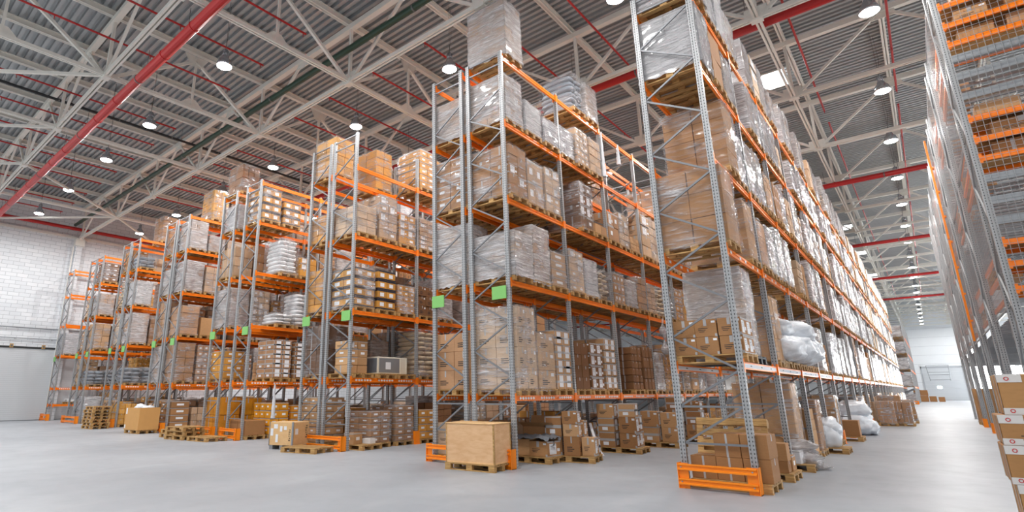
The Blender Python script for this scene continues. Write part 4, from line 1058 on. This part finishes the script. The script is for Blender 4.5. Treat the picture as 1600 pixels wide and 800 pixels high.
# special things on racks
Z = S3[0]
t = thing('panelled_cabinet', 'long grey panelled cabinet with a cream end, lying on the first beam tier', 'cabinet', (-12.95, 12.1, Z+.146), math.radians(0))
m = MB(); m.cbox(-.3, .3, -.62, .62, 0, .52, 'cream_panel', .01); m.build('cabinet_body', t)
m = MB(); m.box(-.25, .25, -.627, -.62, .04, .48, 'grey_sheet'); m.box(.3, .306, -.57, .3, .04, .48, 'grey_steel'); m.build('grey_panel', t)
m = MB(); m.box(.306, .31, -.3, -.08, .14, .36, 'paper_label'); m.build('paper_label', t)
m = MB()
for yy in (-.62, .34, .6): m.box(.3, .312, yy, yy+.03, 0, .52, 'cream_panel')
m.build('edge_trim', t)
for i, y_ in enumerate((11.72, 12.56)): pallet_thing('wooden pallet under the long grey cabinet, %s of two' % nth(i), -13.05, y_, 0, Z)
# white film rolls on the first beam tier of the long aisle rack
sacks('white bubble-film roll on the first beam tier, %s of that bundle', -2.75, 14.3, S1[0]+.146, [(.2, -.1, 0, 1.2, .85, .56, 0), (.3, .75, 0, 1.2, .8, .6, .1), (.05, .2, .5, 1.15, .95, .5, .1), (.32, 1.5, 0, 1.15, .8, .56, .1), (.28, 1.2, .5, 1.1, .85, .5, .2), (.3, 2.3, 0, 1.1, .8, .66, 0), (.3, 1.9, .52, 1.0, .8, .45, .1)], 50)
for i in range(5): pallet_thing('wooden pallet under the white film rolls, %s along the beam' % nth(i), -2.83, 14.05+.95*i, 0, S1[0])
# torn film hanging from a beam
t = thing('hanging_film', 'torn clear film hanging off a beam in front of dark cartons', 'plastic film', (-6.8, 19.8, 2.85))
m = MB(); n1, n2 = 6, 14; b0 = 0
for j in range(n2+1):
    for i in range(n1):
        a = 2*math.pi*i/n1; r_ = (.14+.1*math.sin(j*.9)+.05*noise.noise(Vector((i, j*.6, 2))))*(1 if j < n2 else .3)
        m.v.append((r_*math.cos(a)*.5, r_*math.sin(a)*1.4+.1*noise.noise(Vector((j*.4, 3, 1))), j*1.28/n2))
for j in range(n2):
    for i in range(n1):
        i2 = (i+1) % n1; m.f.append((j*n1+i, j*n1+i2, (j+1)*n1+i2, (j+1)*n1+i)); m.m.append(m.mi('dense_film'))
m.build('film_rag', t, smooth=True)
for (x, y, z, ln, lab) in ((-6.8, 17.2, 9.95, .75, 'film tail hanging under the top beam, second upright on'), (-6.8, 15.9, 9.95, 1.6, 'long film tail hanging from the top beam'), (-18.2, 11.4, 1.9, 1.2, 'pale rag of film hanging below the first beam above yellow cartons'), (-12.95, 10.6, 1.9, 1.0, 'pale rag of film hanging in the rack beside the guard')):
    t = thing('film_tail', lab, 'plastic film', (x, y, z)); m = MB(); n2 = 10
    for j in range(n2+1):
        for i in range(5):
            a = 2*math.pi*i/5; r_ = .025+.05*(j/n2)+.02*noise.noise(Vector((i, j*.8, x)))
            m.v.append((r_*math.cos(a), r_*math.sin(a)*1.3, -j*ln/n2))
    for j in range(n2):
        for i in range(5): m.f.append((j*5+i, j*5+(i+1) % 5, (j+1)*5+(i+1) % 5, (j+1)*5+i)); m.m.append(m.mi('bubble_film'))
    m.build('film_rag', t, smooth=True)
# white carton on the wall rack pallets etc.
pallet_thing('wooden pallet on the low beam beside the block wall', -42.2, 11.5, 0, .97)
t = thing('white_unit', 'flat white plastic unit on the low-beam pallet by the block wall', 'plastic unit', (-42.2, 11.5, 1.116)); m = MB(); m.cbox(-.5, .5, -.36, .36, 0, .2, 'white_plastic', .03); m.box(-.1, .1, -.37, -.355, .05, .14, 'grey_steel'); m.build('unit_body', t)

# stack of cartons close to the camera at the tower side of the aisle
pallet_thing('wooden pallet under the tall stack of tape-sealed cartons', 1.07, 9.45, 0)
simple('strap_clear', srgb(214, 210, 206), .22, 0, .06, 4)
BG = MB()
def big_carton(name, x, y, z, w, d, h, lab, rz=0):
    t = thing('tall_carton', lab, 'carton', (x, y, z), rz, 'cartons of the tall stack by the tower'); m = MB()
    m.cbox(-w/2, w/2, -d/2, d/2, 0, h, 'kraft_board', .012); o = m.build('carton_body', t); o.color = R.choice([srgb(168, 122, 74), srgb(176, 130, 80)])
    m = MB(); e = .003
    for X, s in ((-w/2-e, -1), (w/2+e, 1)):
        for (a, b_) in ((-d/2, -d/2+.05), (d/2-.05, d/2), (-.04, .02)):
            p = [(X, a, 0), (X, b_, 0), (X, b_, h), (X, a, h)]; m.face(p if s > 0 else p[::-1], 'strap_clear')
    for (a, b_, c_, d_) in ((-w/2, -w/2+.2, h-.09, h), (-w/2, -w/2+.16, 0, .07), (w/2-.1, w/2, h-.08, h), (.02, .09, .1, h)):
        m.face([(a, -d/2-e, c_), (b_, -d/2-e, c_), (b_, -d/2-e, d_), (a, -d/2-e, d_)], 'strap_clear')
    m.build('tape', t)
    m = MB()
    for (a, zz) in ((-w/2+.08, h-.05), (w/2-.06, h-.05), (-w/2+.07, .04)):
        for k in range(10):
            t0, t1 = 2*math.pi*k/10, 2*math.pi*(k+1)/10
            m.face([(a+.014*math.cos(t0), -d/2-e*2, zz+.014*math.sin(t0)), (a+.022*math.cos(t0), -d/2-e*2, zz+.022*math.sin(t0)), (a+.022*math.cos(t1), -d/2-e*2, zz+.022*math.sin(t1)), (a+.014*math.cos(t1), -d/2-e*2, zz+.014*math.sin(t1))][::-1], 'red_ink')
    m.face([(-.1, -d/2-e, h*.3), (.02, -d/2-e, h*.3), (.02, -d/2-e, h*.33), (-.1, -d/2-e, h*.33)], 'print_ink')
    m.build('print', t)
zz = .146
big_carton('a', .80, 9.3, zz, .58, .78, .42, 'tall-stack carton at floor level, front column, red ring marks'); big_carton('b', 1.39, 9.3, zz, .56, .78, .42, 'tall-stack carton at floor level beside the front column')
zz += .424
big_carton('c', .76, 9.3, zz, .56, .78, .40, 'tall-stack carton, second layer of the front column'); big_carton('d', 1.36, 9.28, zz, .58, .8, .40, 'tall-stack carton, second layer beside the front column')
zz += .404
big_carton('e', .74, 9.32, zz, .5, .78, .32, 'tall-stack carton, third layer of the front column, narrow'); big_carton('f', 1.30, 9.26, zz, .58, .82, .2, 'tall-stack small carton, third layer, standing proud')
zz += .324
big_carton('g', .86, 9.34, zz, .6, .76, .44, 'tall-stack top carton, with loose tape and red ring marks'); big_carton('h', 1.48, 9.34, zz, .58, .76, .44, 'tall-stack top carton farther from the aisle')

# ---------------------------------------------------------------- mesh-fronted multi-tier tower
tw = thing('shelving_tower', 'tall multi-tier grey shelving tower with wire mesh sides and orange beams', 'shelving', (1.5, 15.9, 0))
HT = 11.2; YP = [0, 4.75, 9.45, 14.1, 18.8, 23.45, 28.1]; XP = [0, 2.75, 5.5, 8.25]
pm = MB(); pm.prism([(-.06, -.06), (-.02, -.06), (-.015, -.05), (.015, -.05), (.02, -.06), (.06, -.06), (.06, .06), (-.06, .06)], 0, HT, 'galvanised_post'); pm.box(-.1, .1, -.1, .1, 0, .015, 'galvanised')
PMT = pm.mesh('upright')
for yy in YP:
    for x in XP[:3]: put('upright', PMT, tw, (x+.06, yy+.06, 0))
    if yy < 25: put('upright', PMT, tw, (.06, yy+1.1, 0))
def xb(y, z, x0, x1, mat='orange_paint', h=.11): 
    m = MB(); m.box(x0, x1, y-.025, y+.025, z-h, z, mat); 
    if mat == 'orange_paint':
        m.box(x0-.01, x0+.04, y-.04, y+.04, z-.16, z+.05, mat); m.box(x1-.04, x1+.01, y-.04, y+.04, z-.16, z+.05, mat)
    return m
TZ = [3.62, 4.14, 4.6, 6.48, 6.92, 7.42, 9.3, 9.78, 10.3]
for z in TZ:
    for i in range(2): xb(.03, z, XP[i]+.12, XP[i+1], h=.12).build('beam', tw); xb(1.1, z, XP[i]+.12, XP[i+1], h=.12).build('beam', tw)
    for k in range(6):
        m = MB(); m.box(.09, .14, YP[k]+(1.18 if YP[k] < 25 else .12), YP[k+1], z-.1, z, 'orange_paint'); m.build('beam', tw)
    m = MB(); m.box(.1, 2.75, .06, 1.08, z-.015, z-.001, 'pallet_wood'); m.build('shelf_panel', tw)
for z in (3.15, 5.1, 5.55, 6.05, 8.0, 8.5, 8.95):
    for i in range(2):
        m = MB(); m.box(XP[i]+.12, XP[i+1], .0, .06, z-.16, z, 'grey_steel'); m.box(XP[i]+.12, XP[i+1], -.01, .1, z-.17, z-.15, 'grey_steel'); m.build('floor_beam', tw)
for z in (3.2, 6.1, 9.0):
    m = MB()
    for k in range(70): m.box(.12, 7.5, 1.2+k*.38, 1.2+k*.38+.12, z-.04, z, 'grey_steel')
    m.build('floor_grating', tw)
    for k in range(6):
        m = MB(); m.box(.3, 7.5, YP[k+1]-.1, YP[k+1], z-.3, z-.05, 'grey_steel'); m.build('floor_beam', tw)
for k in range(6):                                                   # aisle-side bracing
    m = MB()
    if YP[k] < 25:
        for z in range(0, 11):
            y0, y1 = YP[k]+.1, YP[k]+1.05
            m.bar((.02, y0 if z % 2 else y1, z+.1), (.02, y1 if z % 2 else y0, z+1.05), .03, .03, 'galvanised')
    m.build('brace', tw)
def mesh_panel(y0, y1, z0, z1, x=None, xa=None, xb_=None):
    m = MB(); st = .12
    if x is not None:
        n = int((y1-y0)/st); 
        for k in range(n+1): yy = y0+k*st; m.box(x-.002, x+.002, yy-.0022, yy+.0022, z0, z1, 'galvanised')
        n = int((z1-z0)/st)
        for k in range(n+1): zz_ = z0+k*st; m.box(x-.002, x+.002, y0, y1, zz_-.0022, zz_+.0022, 'galvanised')
        m.box(x-.012, x+.012, y0, y1, z1-.03, z1, 'galvanised'); m.box(x-.012, x+.012, y0, y1, z0, z0+.03, 'galvanised')
    else:
        n = int((xb_-xa)/st)
        for k in range(n+1): xx = xa+k*st; m.box(xx-.0035, xx+.0035, y0-.003, y0+.003, z0, z1, 'galvanised')
        n = int((z1-z0)/st)
        for k in range(n+1): zz_ = z0+k*st; m.box(xa, xb_, y0-.003, y0+.003, zz_-.0035, zz_+.0035, 'galvanised')
    m.build('mesh_panel', tw)
for k in range(6):
    for (z0, z1) in ((3.3, 7.2), (7.25, 11.15)): mesh_panel(YP[k]+.05, YP[k+1]-.02, z0, z1, x=.05)
for i in range(2): mesh_panel(-.03, 0, 3.3, 11.15, None, XP[i]+.08, XP[i+1])
m = MB(); m.box(-.09, -.03, 11.75, 11.93, 3.3, 7.1, 'orange_guard'); m.box(-.09, -.03, 11.75, 11.93, 7.15, 11.2, 'orange_guard')
for z in range(4, 11): m.box(-.03, .02, 11.72, 11.96, z, z+.06, 'orange_guard')
m.build('orange_post', tw)
for k, w_ in ((3, 'first'), (4, 'second')):
    foot_guard('orange guard at the foot of a tower upright, %s along the aisle' % w_, 1.5, 15.9+YP[k]+.06, .36, -1, .34)
# cartons on the tower shelves and at its feet
TL = 'carton behind the mesh at the tower end, %s shelf, %s'
for si, (z, lst) in enumerate([(3.62, [(.5, .5, .3, 'plain')]), (4.14, [(.9, .9, .32, 'tape'), (2.0, .7, .3, 'small')]), (4.6, [(1.1, 1.1, .3, 'small'), (2.2, .8, .3, 'plain')]), (6.48, [(.55, .6, .3, 'tape'), (1.7, 1.2, .32, 'plain')]), (6.92, [(.8, 1.0, .32, 'label'), (2.0, 1.0, .3, 'plain')]), (7.42, [(.5, .7, .3, 'plain'), (1.7, 1.0, .5, 'small')]),
        (9.3, [(.5, .6, .3, 'plain'), (1.7, 1.4, .34, 'tape')]), (9.78, [(.5, .55, .38, 'label'), (1.8, 1.5, .4, 'plain')]), (10.3, [(.6, .7, .4, 'plain'), (1.9, 1.3, .42, 'plain')])]):
    for j, (dx, w, h, st) in enumerate(lst):
        carton(TL % (nth(si), 'by the corner post' if j == 0 else 'second along'), 1.5+dx+.12, 15.9+.55, z, w, .8, min(h, .32 if si % 3 < 2 else h), st, R.choice(KR))
for k in range(1, 6):
    for ti, z in enumerate((4.6, 7.42, 10.3)):
        for j in range(2):
            carton('carton on a tower shelf behind the aisle mesh, bay %s, %s tier, %s' % (nth(k), nth(ti), 'first' if j == 0 else 'second'), 2.1, 15.9+YP[k]+1.8+j*1.2, z, .7, .9, R.uniform(.3, .5), R.choice(['tape', 'label', 'plain']), R.choice(KR+WHITE))
i = 0
for (x, y) in ((1.85, 36.2), (1.8, 37.5), (1.9, 39.0)):
    z = .146; pallet_thing('wooden pallet at the tower foot past its orange guards, %s along' % nth(i), x+.2, y, math.pi/2*0)
    for l in range(3):
        carton('taped brown carton at the tower foot, pallet %s, %s layer' % (nth(i), nth(l)), x+.05, y, z, .85, .76, .5, 'tape', KR[1], R.uniform(-.08, .08)); z += .502
    i += 1
# unseen glowing panes, added in the side wall to light the tower
b = MB(); b.box(XR-.3, XR, YF, YB, 0, 15, 'wall_panel'); struct(b.build('wall_right'))
for i in range(6):
    b = MB(); y0 = 18+i*8.5
    b.box(XR-.34, XR-.3, y0, y0+5.5, .3, 3.2, 'window_glow')
    for k in range(6): b.box(XR-.4, XR-.33, y0+k*1.1-.04, y0+k*1.1+.04, .25, 3.25, 'wall_panel')
    for z in (.25, 1.7, 3.2): b.box(XR-.4, XR-.33, y0, y0+5.5, z-.05, z+.05, 'wall_panel')
    o = b.build('window_%d' % (i+11)); struct(o)

# ---------------------------------------------------------------- far end
for i in range(3):
    x0 = 5.4+i*5.6
    b = MB(); b.box(x0, x0+5, YB-.1, YB-.06, .8, 8.2, 'window_glow')
    for k in range(6): b.box(x0+k-.04, x0+k+.04, YB-.14, YB-.08, .75, 8.25, 'wall_panel')
    for z in (.8, 2.6, 4.5, 6.3, 8.2): b.box(x0, x0+5, YB-.14, YB-.08, z-.06, z+.06, 'wall_panel')
    struct(b.build('window_%d' % (i+31)))
b = MB()
for k in range(8): b.box(-.8, 4.2, YB-.08, YB, .03+k*.66, .03+k*.66+.64, 'door_panel')
b.box(-.95, -.8, YB-.12, YB, 0, 5.6, 'wall_grey'); b.box(4.2, 4.35, YB-.12, YB, 0, 5.6, 'wall_grey'); b.box(-.95, 4.35, YB-.12, YB, 5.3, 5.6, 'wall_grey')
do = struct(b.build('door_2'))
b = MB(); b.box(.7, 1.25, YB-.1, YB-.08, 1.95, 2.3, 'window_glow'); b.build('door_window', do)
t = thing('door_rail', 'grey tubular rail frame above the far sectional door', 'rail', (1, YB-2.5, 3.35)); 
for (a, c_) in (((-1.2, 0, 2.3), (1.6, 0, 2.3)), ((-1.2, 0, 2.3), (-1.0, 0, 0)), ((1.6, 0, 2.3), (1.5, 0, 0)), ((-1.1, 0, 1.2), (1.6, 0, 1.2)), ((-1.1, 0, .8), (1.6, 0, .8)), ((-1.0, 0, 0), (1.5, 0, 0))):
    m = MB(); m.tube([a, c_], .045, 'grey_steel', 8); m.build('rail_tube', t)
for x in (-1.0, 1.5):
    m = MB(); m.box(x-.05, x+.05, 0, 2.4, -.12, 0, 'grey_steel'); m.build('wall_bracket', t)
i = 0
for (dx, dy, z, s) in ((0, 0, 0, .9), (.95, .2, 0, .8), (1.9, .1, 0, .7), (.1, .1, .9, .8), (-.8, .3, 0, .9), (-.7, .2, .9, .85)):
    carton('brown carton in the far heap by the cross aisle, %s one' % nth(i), -1.1+dx, 111+dy, z, s, s, s*.98, 'plain', KR[5]); i += 1
sacks('white plastic bag on the floor before the second rack block%s', -1.9, 84, 0, [(0, 0, 0, 1.0, 1.0, 1.0, 0)], 90) if False else None
for bay in range(4):
    for li, z in enumerate((2.05, 4.07, 6, 8, 0)):
        for sl in range(2):
            s = dict(x=-2.2, y=88.9+2.8*bay+1.3*sl, z=z, h=1.3 if li < 4 else 1.0, kind='film', col=R.choice(['kraft', 'pale', 'dark']), style='label', n=(2, 2), nl=3, lx=1.14, ly=.9, pal=True, ang=0, film='dense', label='wrapped load, %s bay, %s tier, %s place, second rack block' % (nth(bay), nth(li) if li < 4 else 'floor', 'first' if sl == 0 else 'other'), dep=80)
            build_load(s, False)
